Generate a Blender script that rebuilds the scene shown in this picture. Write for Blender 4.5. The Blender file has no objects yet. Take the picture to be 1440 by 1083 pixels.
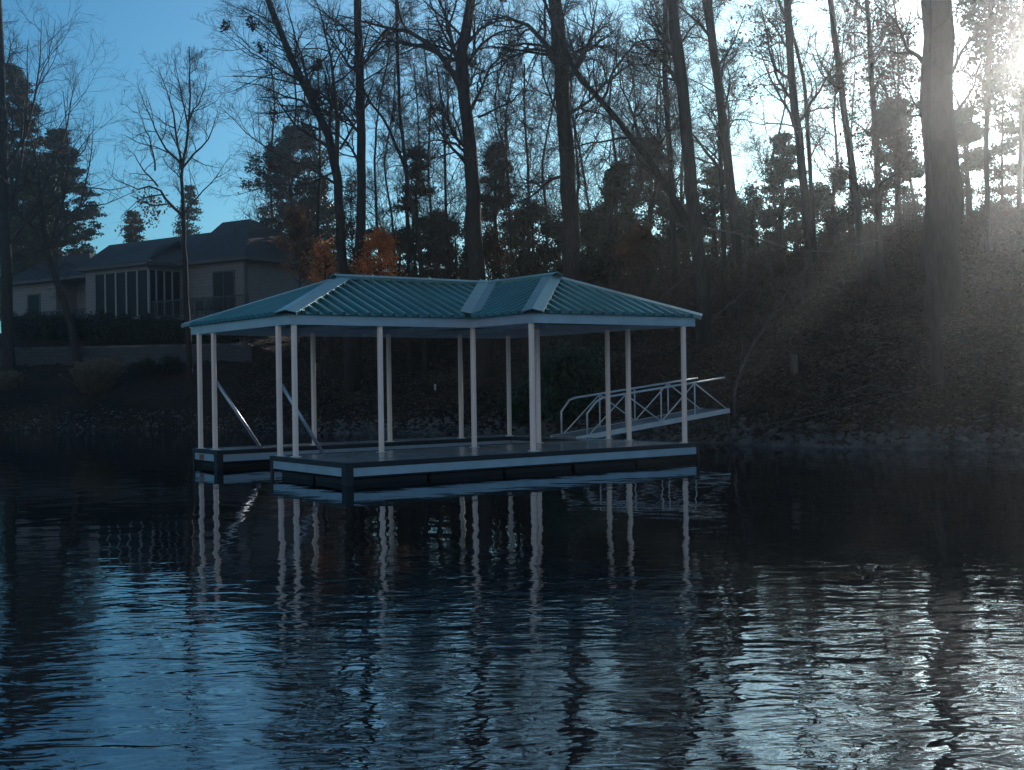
import bpy, bmesh, math, random
import numpy as np
from mathutils import Vector, Matrix

RNG = np.random.default_rng(11)
random.seed(5)
scene = bpy.context.scene
COL = scene.collection

# ------------------------------------------------------------------ camera
F = 1665.0; CX, CY = 720.0, 541.5
ROLL = 0.0145; PITCH = math.atan(4.5 / F)
CAM = 1.92
cr, sr = math.cos(ROLL), math.sin(ROLL)
cp, sp = math.cos(PITCH), math.sin(PITCH)

def ray(x, y):
    X = x - CX; Y = CY - y
    xr = X * cr + Y * sr; yr = -X * sr + Y * cr
    return (xr, F * cp + yr * sp, -F * sp + yr * cp)

def at(px, py, d):
    r = ray(px, py); t = d / r[1]
    return Vector((r[0] * t, d, CAM + r[2] * t))

cam_d = bpy.data.cameras.new("camera"); cam = bpy.data.objects.new("camera", cam_d)
COL.objects.link(cam); scene.camera = cam
cam_d.sensor_width = 36.0; cam_d.lens = 36.0 * F / 1440.0
cam_d.clip_start = 0.1; cam_d.clip_end = 9000
Xa = Vector((cr, -sr * -sp * 0 + 0, 0))
r0 = Vector(ray(CX, CY)).normalized()
rx = (Vector(ray(CX + 1, CY)) - Vector(ray(CX, CY))).normalized()
ry = (Vector(ray(CX, CY - 1)) - Vector(ray(CX, CY))).normalized()
M = Matrix((rx, ry, -r0)).transposed().to_4x4()
M.translation = Vector((0, 0, CAM))
cam.matrix_world = M

# ------------------------------------------------------------------ helpers
def tag(o, label=None, cat=None, group=None, kind=None):
    if label: o['label'] = label
    if cat: o['category'] = cat
    if group: o['group'] = group
    if kind: o['kind'] = kind
    return o

def empty(name, loc=(0, 0, 0), rz=0.0):
    o = bpy.data.objects.new(name, None); COL.objects.link(o)
    o.location = loc; o.rotation_euler = (0, 0, rz); o.empty_display_size = 0.2
    return o

def link(name, me, mat, parent=None, smooth=False):
    if mat is not None: me.materials.append(mat)
    if smooth: me.polygons.foreach_set('use_smooth', [True] * len(me.polygons))
    o = bpy.data.objects.new(name, me); COL.objects.link(o)
    if parent is not None: o.parent = parent
    return o

def np_mesh(name, V, Fq):
    """V (n,3), Fq (m,k) all faces with k corners"""
    me = bpy.data.meshes.new(name)
    V = np.asarray(V, np.float32); Fq = np.asarray(Fq, np.int32)
    m, k = Fq.shape
    me.vertices.add(len(V)); me.vertices.foreach_set('co', V.ravel())
    me.loops.add(m * k); me.loops.foreach_set('vertex_index', Fq.ravel())
    me.polygons.add(m)
    me.polygons.foreach_set('loop_start', np.arange(0, m * k, k, dtype=np.int32))
    me.polygons.foreach_set('loop_total', np.full(m, k, np.int32))
    me.update(calc_edges=True)
    return me

class MB:
    def __init__(s): s.v = []; s.f = []
    def face(s, pts):
        n = len(s.v); s.v += [tuple(p) for p in pts]; s.f.append(tuple(range(n, n + len(pts))))
    def box(s, a, b):
        x0, y0, z0 = [min(a[i], b[i]) for i in range(3)]; x1, y1, z1 = [max(a[i], b[i]) for i in range(3)]
        n = len(s.v)
        s.v += [(x0, y0, z0), (x1, y0, z0), (x1, y1, z0), (x0, y1, z0), (x0, y0, z1), (x1, y0, z1), (x1, y1, z1), (x0, y1, z1)]
        s.f += [tuple(n + i for i in q) for q in ((0, 3, 2, 1), (4, 5, 6, 7), (0, 1, 5, 4), (1, 2, 6, 5), (2, 3, 7, 6), (3, 0, 4, 7))]
        return s
    def prism(s, pts, off):
        """pts polygon, extruded by vector off"""
        n = len(s.v); k = len(pts)
        s.v += [tuple(p) for p in pts] + [tuple(Vector(p) + Vector(off)) for p in pts]
        s.f.append(tuple(n + i for i in reversed(range(k)))); s.f.append(tuple(n + k + i for i in range(k)))
        for i in range(k):
            j = (i + 1) % k; s.f.append((n + i, n + j, n + k + j, n + k + i))
        return s
    def bar(s, a, b, w, h=None, up=(0, 0, 1)):
        h = h or w; a = Vector(a); b = Vector(b); d = (b - a).normalized()
        side = d.cross(Vector(up))
        if side.length < 1e-4: side = d.cross(Vector((1, 0, 0)))
        side.normalize(); u2 = side.cross(d).normalized()
        q = [a - side * w / 2 - u2 * h / 2, a + side * w / 2 - u2 * h / 2, a + side * w / 2 + u2 * h / 2, a - side * w / 2 + u2 * h / 2]
        return s.prism(q, b - a)
    def tube(s, pts, r, n=8):
        pts = [Vector(p) for p in pts]; rs = r if isinstance(r, (list, tuple)) else [r] * len(pts)
        base = len(s.v); ref = Vector((0.13, 0.31, 0.94)).normalized()
        for i, p in enumerate(pts):
            d = (pts[min(i + 1, len(pts) - 1)] - pts[max(i - 1, 0)]).normalized()
            a = d.cross(ref)
            if a.length < 0.05: a = d.cross(Vector((1, 0, 0)))
            a.normalize(); b = d.cross(a)
            for k in range(n):
                t = 2 * math.pi * k / n
                s.v.append(tuple(p + (a * math.cos(t) + b * math.sin(t)) * rs[i]))
        for i in range(len(pts) - 1):
            for k in range(n):
                s.f.append((base + i * n + k, base + i * n + (k + 1) % n, base + (i + 1) * n + (k + 1) % n, base + (i + 1) * n + k))
        s.f.append(tuple(base + k for k in reversed(range(n))))
        s.f.append(tuple(base + (len(pts) - 1) * n + k for k in range(n)))
        return s
    def build(s, name, mat, parent=None, smooth=False, bevel=0):
        me = bpy.data.meshes.new(name); me.from_pydata(s.v, [], s.f); me.update()
        if bevel:
            bm = bmesh.new(); bm.from_mesh(me)
            bmesh.ops.bevel(bm, geom=bm.edges[:], offset=bevel, segments=1, affect='EDGES')
            bm.to_mesh(me); bm.free()
        return link(name, me, mat, parent, smooth)

# ------------------------------------------------------------------ materials
def mat(name, col, rough=0.6, metal=0.0, var=0.25, scale=6.0, bump=0.0, bscale=None, spec=0.5, stretch=None, col2=None, detail=6):
    m = bpy.data.materials.new(name); m.use_nodes = True; nt = m.node_tree; N = nt.nodes; L = nt.links
    b = N['Principled BSDF']; b.inputs['Roughness'].default_value = rough; b.inputs['Metallic'].default_value = metal
    b.inputs['Specular IOR Level'].default_value = spec
    tc = N.new('ShaderNodeTexCoord'); mp = N.new('ShaderNodeMapping'); L.new(tc.outputs['Object'], mp.inputs[0])
    if stretch: mp.inputs['Scale'].default_value = stretch
    no = N.new('ShaderNodeTexNoise'); no.inputs['Scale'].default_value = scale; no.inputs['Detail'].default_value = detail
    L.new(mp.outputs[0], no.inputs['Vector'])
    cr_ = N.new('ShaderNodeValToRGB'); L.new(no.outputs['Fac'], cr_.inputs[0])
    c2 = col2 or tuple(min(1, c * (1 + var)) for c in col)
    c1 = tuple(c * (1 - var) for c in col)
    cr_.color_ramp.elements[0].position = 0.32; cr_.color_ramp.elements[1].position = 0.68
    cr_.color_ramp.elements[0].color = (*c1, 1); cr_.color_ramp.elements[1].color = (*c2, 1)
    L.new(cr_.outputs[0], b.inputs['Base Color'])
    if bump:
        n2 = N.new('ShaderNodeTexNoise'); n2.inputs['Scale'].default_value = bscale or scale * 3; n2.inputs['Detail'].default_value = 5
        L.new(mp.outputs[0], n2.inputs['Vector'])
        bp = N.new('ShaderNodeBump'); bp.inputs['Strength'].default_value = 1.0; bp.inputs['Distance'].default_value = bump
        L.new(n2.outputs['Fac'], bp.inputs['Height']); L.new(bp.outputs[0], b.inputs['Normal'])
    return m

MT = {}
MT['bark'] = mat('bark', (0.034, 0.027, 0.022), 0.9, var=0.45, scale=5, bump=0.02, bscale=9, stretch=(3, 3, 0.5), spec=0.2)
MT['bark_pale'] = mat('pale_bark', (0.10, 0.088, 0.075), 0.85, var=0.4, scale=5, bump=0.015, bscale=9, stretch=(3, 3, 0.6), spec=0.2)
MT['twig'] = mat('twig_bark', (0.055, 0.042, 0.033), 0.85, var=0.3, scale=1.5, spec=0.2)
MT['pine'] = mat('pine_needles', (0.03, 0.05, 0.022), 0.75, var=0.5, scale=1.4, col2=(0.06, 0.075, 0.03), spec=0.25)
MT['holly'] = mat('evergreen_leaves', (0.02, 0.04, 0.018), 0.5, var=0.5, scale=2.2, spec=0.4)
MT['brownleaf'] = mat('dry_brown_leaves', (0.075, 0.042, 0.027), 0.8, var=0.5, scale=2.0, spec=0.2)
MT['orangeleaf'] = mat('orange_beech_leaves', (0.80, 0.25, 0.085), 0.7, var=0.45, scale=2.4, spec=0.2)
MT['rust'] = mat('reddish_needles', (0.15, 0.06, 0.035), 0.8, var=0.5, scale=1.6, col2=(0.07, 0.06, 0.03), spec=0.2)
MT['straw'] = mat('straw', (0.20, 0.155, 0.10), 0.8, var=0.3, scale=3, spec=0.2)
MT['boxwood'] = mat('dark_shrub_leaves', (0.014, 0.022, 0.012), 0.7, var=0.4, scale=4, spec=0.3)
MT['rock'] = mat('shore_rock', (0.095, 0.088, 0.080), 0.95, var=0.6, scale=1.6, bump=0.02, bscale=12, spec=0.25)
MT['wood'] = mat('weathered_post', (0.11, 0.075, 0.05), 0.85, var=0.3, scale=6, bump=0.01, stretch=(4, 4, 0.6))
MT['post'] = mat('post_paint', (0.95, 0.72, 0.59), 0.42, var=0.06, scale=3, spec=0.4, stretch=(1, 1, 0.6))
MT['alu'] = mat('aluminium_trim', (0.44, 0.48, 0.53), 0.38, metal=0.55, var=0.1, scale=2.5, bump=0.002, bscale=2)
MT['rail'] = mat('gangway_aluminium', (0.70, 0.70, 0.68), 0.4, metal=0.25, var=0.12, scale=3)
MT['black'] = mat('black_plastic', (0.010, 0.011, 0.013), 0.55, var=0.3, scale=4)
MT['float'] = mat('float_tub', (0.006, 0.007, 0.008), 0.6, var=0.3, scale=3)
MT['roof'] = mat('teal_roof_metal', (0.095, 0.26, 0.235), 0.30, metal=0.7, var=0.12, scale=1.2, spec=0.5, bump=0.002, bscale=4)
MT['cap'] = mat('roof_cap_metal', (0.22, 0.36, 0.355), 0.32, metal=0.45, var=0.1, scale=1.5, bump=0.004, bscale=3)
MT['siding'] = None
MT['shingle'] = mat('roof_shingles', (0.030, 0.027, 0.028), 0.85, var=0.35, scale=5, bump=0.01, bscale=14, detail=8)
MT['fascia'] = mat('dark_trim', (0.07, 0.055, 0.05), 0.6, var=0.15)
MT['trim'] = mat('window_trim', (0.30, 0.29, 0.29), 0.6, var=0.1)
MT['rail_black'] = mat('deck_railing_black', (0.02, 0.02, 0.022), 0.5, var=0.2)
MT['stonewall'] = None
MT['brick'] = mat('foundation_masonry', (0.075, 0.055, 0.048), 0.9, var=0.35, scale=10, bump=0.01)
MT['red'] = mat('red_reflector', (0.30, 0.03, 0.02), 0.3, var=0.1)
MT['white'] = mat('white_plastic', (0.30, 0.30, 0.29), 0.5, var=0.05)
MT['rope'] = mat('mooring_rope', (0.14, 0.13, 0.12), 0.8, var=0.2)
MT['deadwood'] = mat('bleached_dead_wood', (0.075, 0.066, 0.058), 0.85, var=0.35, scale=4)
MT['furniture'] = mat('dark_furniture', (0.02, 0.02, 0.02), 0.6, var=0.2)

def translucent(m, amt):
    nt = m.node_tree; N = nt.nodes; L = nt.links; b = N['Principled BSDF']; out = N['Material Output']
    tr = N.new('ShaderNodeBsdfTranslucent'); mx = N.new('ShaderNodeMixShader'); mx.inputs[0].default_value = amt
    L.new(b.inputs['Base Color'].links[0].from_socket, tr.inputs['Color'])
    L.new(b.outputs[0], mx.inputs[1]); L.new(tr.outputs[0], mx.inputs[2]); L.new(mx.outputs[0], out.inputs['Surface'])
for k_ in ('orangeleaf', 'rust', 'brownleaf', 'straw'): translucent(MT[k_], 0.45)
def banded(name, col, period, depth, col2=None, rough=0.7, horiz=True):
    m = mat(name, col, rough, var=0.12, scale=2.5, col2=col2)
    nt = m.node_tree; N = nt.nodes; L = nt.links; b = N['Principled BSDF']
    tc = N.new('ShaderNodeTexCoord'); sx = N.new('ShaderNodeSeparateXYZ'); L.new(tc.outputs['Object'], sx.inputs[0])
    m1 = N.new('ShaderNodeMath'); m1.operation = 'DIVIDE'; m1.inputs[1].default_value = period
    L.new(sx.outputs['Z'], m1.inputs[0])
    m2 = N.new('ShaderNodeMath'); m2.operation = 'FRACT'; L.new(m1.outputs[0], m2.inputs[0])
    bp = N.new('ShaderNodeBump'); bp.inputs['Distance'].default_value = depth; bp.inputs['Strength'].default_value = 1; bp.invert = True
    gp_ = N.new('ShaderNodeMath'); gp_.operation = 'GREATER_THAN'; gp_.inputs[1].default_value = 0.86; L.new(m2.outputs[0], gp_.inputs[0])
    old = b.inputs['Base Color'].links[0].from_socket; mxx = N.new('ShaderNodeMix'); mxx.data_type = 'RGBA'
    L.new(gp_.outputs[0], mxx.inputs[0]); L.new(old, mxx.inputs[6]); mxx.inputs[7].default_value = (col[0] * .65, col[1] * .65, col[2] * .65, 1); L.new(mxx.outputs[2], b.inputs['Base Color'])
    L.new(m2.outputs[0], bp.inputs['Height']); L.new(bp.outputs[0], b.inputs['Normal'])
    return m
MT['siding'] = banded('clapboard_siding', (0.185, 0.165, 0.145), 0.2, 0.05)
def block_mat():
    m = mat('block_wall', (0.12, 0.115, 0.11), 0.9, var=0.25, scale=4)
    nt = m.node_tree; N = nt.nodes; L = nt.links; b = N['Principled BSDF']
    br = N.new('ShaderNodeTexBrick'); br.inputs['Scale'].default_value = 1.0; br.inputs['Brick Width'].default_value = 0.45; br.inputs['Row Height'].default_value = 0.2
    br.inputs['Mortar Size'].default_value = 0.012
    br.inputs['Color1'].default_value = (0.06, 0.06, 0.062, 1); br.inputs['Color2'].default_value = (0.04, 0.04, 0.042, 1); br.inputs['Mortar'].default_value = (0.018, 0.018, 0.018, 1)
    tc = N.new('ShaderNodeTexCoord'); sx = N.new('ShaderNodeSeparateXYZ'); cx_ = N.new('ShaderNodeCombineXYZ')
    L.new(tc.outputs['Object'], sx.inputs[0]); L.new(sx.outputs['X'], cx_.inputs['X']); L.new(sx.outputs['Z'], cx_.inputs['Y']); L.new(cx_.outputs[0], br.inputs['Vector'])
    L.new(br.outputs['Color'], b.inputs['Base Color'])
    return m
MT['stonewall'] = block_mat()

def glass_mat():
    m = bpy.data.materials.new('dark_window_glass'); m.use_nodes = True; N = m.node_tree.nodes; L = m.node_tree.links
    b = N['Principled BSDF']; b.inputs['Base Color'].default_value = (0.006, 0.008, 0.01, 1); b.inputs['Roughness'].default_value = 0.06
    b.inputs['Specular IOR Level'].default_value = 0.08
    no = N.new('ShaderNodeTexNoise'); no.inputs['Scale'].default_value = 0.7
    bp = N.new('ShaderNodeBump'); bp.inputs['Distance'].default_value = 0.01; L.new(no.outputs['Fac'], bp.inputs['Height']); L.new(bp.outputs[0], b.inputs['Normal'])
    return m
MT['glass'] = glass_mat()

def deck_mat():
    m = mat('deck_surface', (0.34, 0.31, 0.29), 0.22, var=0.18, scale=0.8, spec=0.7, bump=0.0015, bscale=6)
    return m
MT['deck'] = deck_mat()

def ground_mat():
    m = bpy.data.materials.new('leaf_litter_ground'); m.use_nodes = True; N = m.node_tree.nodes; L = m.node_tree.links
    b = N['Principled BSDF']; b.inputs['Roughness'].default_value = 0.95; b.inputs['Specular IOR Level'].default_value = 0.15
    tc = N.new('ShaderNodeTexCoord')
    n1 = N.new('ShaderNodeTexNoise'); n1.inputs['Scale'].default_value = 0.35; n1.inputs['Detail'].default_value = 5
    n2 = N.new('ShaderNodeTexNoise'); n2.inputs['Scale'].default_value = 7.0; n2.inputs['Detail'].default_value = 8; n2.inputs['Roughness'].default_value = 0.75
    vo = N.new('ShaderNodeTexVoronoi'); vo.inputs['Scale'].default_value = 9
    for n in (n1, n2, vo): L.new(tc.outputs['Object'], n.inputs['Vector'])
    r1 = N.new('ShaderNodeValToRGB'); L.new(n1.outputs['Fac'], r1.inputs[0])
    r1.color_ramp.elements[0].position = 0.35; r1.color_ramp.elements[1].position = 0.65
    r1.color_ramp.elements[0].color = (0.020, 0.017, 0.014, 1); r1.color_ramp.elements[1].color = (0.062, 0.040, 0.026, 1)
    r2 = N.new('ShaderNodeValToRGB'); L.new(n2.outputs['Fac'], r2.inputs[0])
    r2.color_ramp.elements[0].position = 0.35; r2.color_ramp.elements[1].position = 0.7
    r2.color_ramp.elements[0].color = (0.35, 0.35, 0.35, 1); r2.color_ramp.elements[1].color = (1.6, 1.5, 1.4, 1)
    mx = N.new('ShaderNodeMix'); mx.data_type = 'RGBA'; mx.blend_type = 'MULTIPLY'; mx.inputs[0].default_value = 1
    L.new(r1.outputs[0], mx.inputs[6]); L.new(r2.outputs[0], mx.inputs[7])
    L.new(mx.outputs[2], b.inputs['Base Color'])
    ad = N.new('ShaderNodeMath'); ad.operation = 'ADD'; L.new(n2.outputs['Fac'], ad.inputs[0]); L.new(vo.outputs['Distance'], ad.inputs[1])
    bp = N.new('ShaderNodeBump'); bp.inputs['Distance'].default_value = 0.08; L.new(ad.outputs[0], bp.inputs['Height']); L.new(bp.outputs[0], b.inputs['Normal'])
    return m

def water_mat():
    m = bpy.data.materials.new('lake_water'); m.use_nodes = True; N = m.node_tree.nodes; L = m.node_tree.links
    for n in list(N):
        if n.type == 'BSDF_PRINCIPLED': N.remove(n)
    out = N['Material Output']
    dif = N.new('ShaderNodeBsdfDiffuse'); dif.inputs['Color'].default_value = (0.004, 0.008, 0.010, 1)
    gl = N.new('ShaderNodeBsdfGlossy'); gl.inputs['Roughness'].default_value = 0.0; gl.inputs['Color'].default_value = (0.92, 0.96, 1.0, 1)
    fr = N.new('ShaderNodeFresnel'); fr.inputs['IOR'].default_value = 2.7
    mix = N.new('ShaderNodeMixShader'); L.new(fr.outputs[0], mix.inputs[0]); L.new(dif.outputs[0], mix.inputs[1]); L.new(gl.outputs[0], mix.inputs[2])
    L.new(mix.outputs[0], out.inputs['Surface'])
    geo = N.new('ShaderNodeNewGeometry')
    def noise(scale, sx, sy, rot, detail=2, rough=0.5, dist=0.0):
        mp = N.new('ShaderNodeMapping'); mp.vector_type = 'POINT'
        mp.inputs['Rotation'].default_value = (0, 0, math.radians(rot)); mp.inputs['Scale'].default_value = (sx, sy, 1)
        L.new(geo.outputs['Position'], mp.inputs[0])
        n = N.new('ShaderNodeTexNoise'); n.inputs['Scale'].default_value = scale; n.inputs['Detail'].default_value = detail
        n.inputs['Roughness'].default_value = rough; n.inputs['Distortion'].default_value = dist
        L.new(mp.outputs[0], n.inputs['Vector']); return n.outputs['Fac']
    def mul(a, k):
        q = N.new('ShaderNodeMath'); q.operation = 'MULTIPLY'; L.new(a, q.inputs[0])
        if isinstance(k, (int, float)): q.inputs[1].default_value = k
        else: L.new(k, q.inputs[1])
        return q.outputs[0]
    def add(a, b):
        q = N.new('ShaderNodeMath'); q.operation = 'ADD'; L.new(a, q.inputs[0]); L.new(b, q.inputs[1]); return q.outputs[0]
    # gusts make some stretches of the lake rougher, the cove by the shore calmer
    gust = noise(0.12, 1, 1.0, 20, 2)
    mr = N.new('ShaderNodeMapRange'); L.new(gust, mr.inputs[0]); mr.inputs[1].default_value = 0.3; mr.inputs[2].default_value = 0.7; mr.inputs[3].default_value = 0.6; mr.inputs[4].default_value = 1.25
    sxyz = N.new('ShaderNodeSeparateXYZ'); L.new(geo.outputs['Position'], sxyz.inputs[0])
    mr2 = N.new('ShaderNodeMapRange'); L.new(sxyz.outputs['Y'], mr2.inputs[0]); mr2.inputs[1].default_value = 6.5; mr2.inputs[2].default_value = 15; mr2.inputs[3].default_value = 1.0; mr2.inputs[4].default_value = WAVE_FAR
    w1 = mul(noise(3.5, 0.48, 1.15, 8, 2, 0.55, 0.8), 0.022)
    w1 = add(w1, mul(noise(2.6, 0.5, 1.05, -24, 2, 0.5, 0.7), 0.018))
    w2 = mul(noise(8.0, 0.55, 1.1, -8, 2, 0.5, 0.4), 0.0070)
    w3 = mul(noise(0.5, 0.5, 1.0, 25, 1), 0.05)
    w4 = mul(noise(1.5, 1.0, 0.9, 15, 1), 0.014)
    h = add(mul(mul(add(add(w1, w2), w3), mr.outputs[0]), mr2.outputs[0]), w4)
    bp = N.new('ShaderNodeBump'); bp.inputs['Strength'].default_value = 1; bp.inputs['Distance'].default_value = WAVE
    L.new(h, bp.inputs['Height'])
    L.new(bp.outputs[0], gl.inputs['Normal']); L.new(bp.outputs[0], fr.inputs['Normal'])
    return m
WZ = 0.05; WAVE = 0.60; WAVE_FAR = 0.10
SKY_STR = 0.1; FILL_BELT = 5.5; GLOW = 3.4; HAZE = 0.0010; HAZE_G = 0.90; SKY_DUST = 1.0; SUN_STR = 5.0; EXPO = 0.25; SKY_TINT = (0.31, 0.80, 0.98, 1)

# ------------------------------------------------------------------ terrain
SX = np.array([-400, -120, -60, -23.3, -14.5, -5.9, 0, 3.5, 6.6, 9.5, 12.3, 20, 40, 120, 400.])
SY = np.array([90, 66, 57, 54, 51.5, 44.5, 42, 38, 33.0, 30.5, 28.5, 24, 18, 5, -20.])
PXC = np.array([-3000, -400, 0, 250, 345, 450, 600, 720, 900, 1000, 1240, 1340, 1440, 1900, 4000.])
HC = np.array([6, 6, 6.0, 6.0, 6.2, 7.0, 7.4, 7.6, 7.9, 8.1, 8.6, 9.2, 9.8, 10.5, 10.5])
def sm(t): t = np.clip(t, 0, 1); return t * t * (3 - 2 * t)
def wall_y(x): return 62.5 + (x + 27.0) * (-0.15)
WALLX = -13.2
def ground(x, y):
    x = np.asarray(x, float); y = np.asarray(y, float)
    s = (y - np.interp(x, SX, SY)) * 0.86
    px = 720 + 1665 * x / np.maximum(y, 8)
    hc = np.interp(px, PXC, HC)
    und = 0.22 * np.sin(x * 0.55 + 1.3) * np.sin(y * 0.41) + 0.12 * np.sin(x * 1.4 + y * 0.9)
    bank = 0.75 * sm((s + 0.15) / 1.6)
    right = bank + (hc - 0.75) * np.clip((s - 1.0) / 26.0, 0, 1) ** 0.92 + und * sm((s - 1) / 6)
    # left shore with retaining wall terrace
    wy = wall_y(x)
    s0 = np.interp(x, SX, SY)
    t = np.clip((y - s0) / np.maximum(wy - s0, 0.5), 0, 1)
    front = 0.45 * sm((s + 0.15) / 1.2) + 2.75 * t ** 0.9
    back = 4.02 + 1.25 * sm((y - wy - 1) / 7)
    left = np.where(y > wy + 0.12, back, front)
    wl = 1 - sm((x - (WALLX - 0.2)) / 3.0)
    h = left * wl + right * (1 - wl)
    d = np.hypot(x, y)
    far = sm((d - 75) / 60) ; h = h - far * 3.0 + sm((d - 300) / 900) * 12
    return np.where(s < -0.15, np.maximum(-0.35 * (-s) - 0.02, -1.8), h)

def gz(x, y): return float(ground(x, y))
def hit(px, py, dmin=20.0, dmax=110.0):
    r = ray(px, py); d = dmin
    while d < dmax:
        t = d / r[1]; z = CAM + r[2] * t
        if z < gz(r[0] * t, d): break
        d += 0.1
    t = d / r[1]
    return Vector((r[0] * t, d, gz(r[0] * t, d)))

def axis(dense0, dense1, step, outer):
    a = list(np.arange(dense0, dense1 + 1e-6, step)); g = step; hi = dense1; lo = dense0
    up = []; dn = []
    while hi < outer: g *= 1.22; hi += g; up.append(hi)
    g = step
    while lo > -outer: g *= 1.22; lo -= g; dn.append(lo)
    return np.array(sorted(dn) + a + up)

def build_terrain():
    xs = axis(-34, 20, 0.3, 2500); ys = axis(24, 72, 0.3, 2500)
    Xg, Yg = np.meshgrid(xs, ys)
    Z = ground(Xg, Yg)
    s = (Yg - np.interp(Xg, SX, SY))
    near = (s > 0) & (np.hypot(Xg, Yg) < 90)
    Z = Z + np.where(near, RNG.normal(0, 0.035, Z.shape), 0)
    V = np.stack([Xg, Yg, Z], -1).reshape(-1, 3)
    nx, ny = len(xs), len(ys)
    I = (np.arange(ny - 1)[:, None] * nx + np.arange(nx - 1)[None]).ravel()
    Fq = np.stack([I, I + 1, I + nx + 1, I + nx], 1)
    me = np_mesh('ground', V, Fq)
    o = link('ground', me, ground_mat(), smooth=True); tag(o, kind='structure')
build_terrain()

def build_water():
    mb = MB(); mb.face([(-3000, -3000, WZ), (3000, -3000, WZ), (3000, 3000, WZ), (-3000, 3000, WZ)])
    o = mb.build('lake_water', water_mat()); tag(o, kind='structure')
build_water()

# ------------------------------------------------------------------ rocks and litter
def ico():
    bm = bmesh.new(); bmesh.ops.create_icosphere(bm, subdivisions=1, radius=1)
    V = np.array([v.co[:] for v in bm.verts]); Fc = np.array([[v.index for v in f.verts] for f in bm.faces]); bm.free(); return V, Fc
IV, IF = ico()
def rock_mesh(n, pos, size):
    Vs = []; Fs = []
    for i in range(n):
        sc = size[i] * np.array([RNG.uniform(0.7, 1.4), RNG.uniform(0.6, 1.2), RNG.uniform(0.4, 0.85)])
        v = IV * (1 + RNG.normal(0, 0.16, (len(IV), 1))) * sc
        a = RNG.uniform(0, 6.28); ca, sa = math.cos(a), math.sin(a); tl = RNG.normal(0, 0.35)
        ct, st = math.cos(tl), math.sin(tl)
        v = v @ np.array([[ca, sa, 0], [-sa, ca, 0], [0, 0, 1]]).T @ np.array([[1, 0, 0], [0, ct, -st], [0, st, ct]]).T
        Vs.append(v + pos[i]); Fs.append(IF + i * len(IV))
    return np_mesh('rocks', np.concatenate(Vs), np.concatenate(Fs))
def rocks():
    n = 8000
    px = RNG.uniform(-60, 1560, n)
    xs = np.interp(px, [-60, 0, 250, 500, 720, 900, 1030, 1240, 1440, 1560], [-26, -23.3, -14.5, -5.9, 0, 3.3, 6.3, 9.5, 12.3, 14.2])
    off = np.abs(RNG.normal(0, 0.8, n)) - 0.15
    ys = np.interp(xs, SX, SY) + off
    size = np.where(px < 420, 0.62, 1.0) * np.clip(RNG.lognormal(-2.9, 0.42, n), 0.03, 0.17) * np.where(off < 1.2, 1.0, 0.6)
    z = ground(xs, ys) + size * 0.15
    me = rock_mesh(n, np.stack([xs, ys, z], 1), size)
    tag(link('shoreline_rocks', me, MT['rock']), kind='stuff', label='grey riprap stones lying in a band along the waterline', cat='rocks')
    # larger boulders as single things
    spots = [(1235, 622, .30), (1262, 627, .26), (1180, 619, .24), (1300, 628, .28), (1352, 622, .38), (1375, 628, .30), (1402, 632, .26), (1150, 617, .22), (1210, 628, .2), (1330, 634, .24), (1108, 616, .2), (1425, 636, .3), (1285, 618, .2)]
    first = None
    for i, (px_, py_, sz) in enumerate(spots):
        p = hit(px_, py_)
        sz *= 0.48; me = rock_mesh(1, [np.zeros(3)], [sz])
        o = link('boulder', me, MT['rock']); o.location = (p.x, p.y, p.z + sz * 0.3)
        tag(o, 'larger pale boulder lying among the riprap on the right bank', 'boulder', 'larger boulders on the right bank')
rocks()

def leaf_quads(P, size, up=0.0):
    """P (n,3) centres -> quads with random orientation"""
    n = len(P); a = RNG.normal(size=(n, 3)); a[:, 2] *= (1 - up); a /= np.linalg.norm(a, axis=1, keepdims=True)
    b = np.cross(a, RNG.normal(size=(n, 3))); b[:, 2] *= (1 - up); b /= np.linalg.norm(b, axis=1, keepdims=True)
    s = (size * RNG.uniform(0.6, 1.3, n))[:, None]
    a = a * s; b = b * s * 0.55
    V = np.stack([P - a, P - b * 1.0 + a * 0.1, P + a, P + b + a * 0.1], 1).reshape(-1, 3)
    return V, np.arange(4 * n).reshape(-1, 4)

def litter():
    n = 90000
    px = RNG.uniform(330, 1520, n); s = RNG.uniform(0.8, 30, n) ** 1.0
    xs0 = (px - 720) / 1665
    # march: y = S(x)+s with x = xs0*y ; iterate
    y = np.full(n, 45.0)
    for _ in range(12): y = 0.5 * y + 0.5 * (np.interp(xs0 * y, SX, SY) + s)
    x = xs0 * y
    keep = (x > WALLX + 1.5) | (y < wall_y(x) - 0.5)
    x, y = x[keep], y[keep]
    z = ground(x, y) + RNG.uniform(0.02, 0.09, len(x))
    V, Fq = leaf_quads(np.stack([x, y, z], 1), 0.07, up=0.75)
    m = mat('fallen_leaves', (0.065, 0.040, 0.026), 0.85, var=0.6, scale=9, col2=(0.17, 0.112, 0.075), spec=0.2)
    tag(link('fallen_leaves', np_mesh('fallen_leaves', V, Fq), m), kind='stuff', label='brown fallen leaves covering the wooded bank', cat='leaf litter')
litter()

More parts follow.
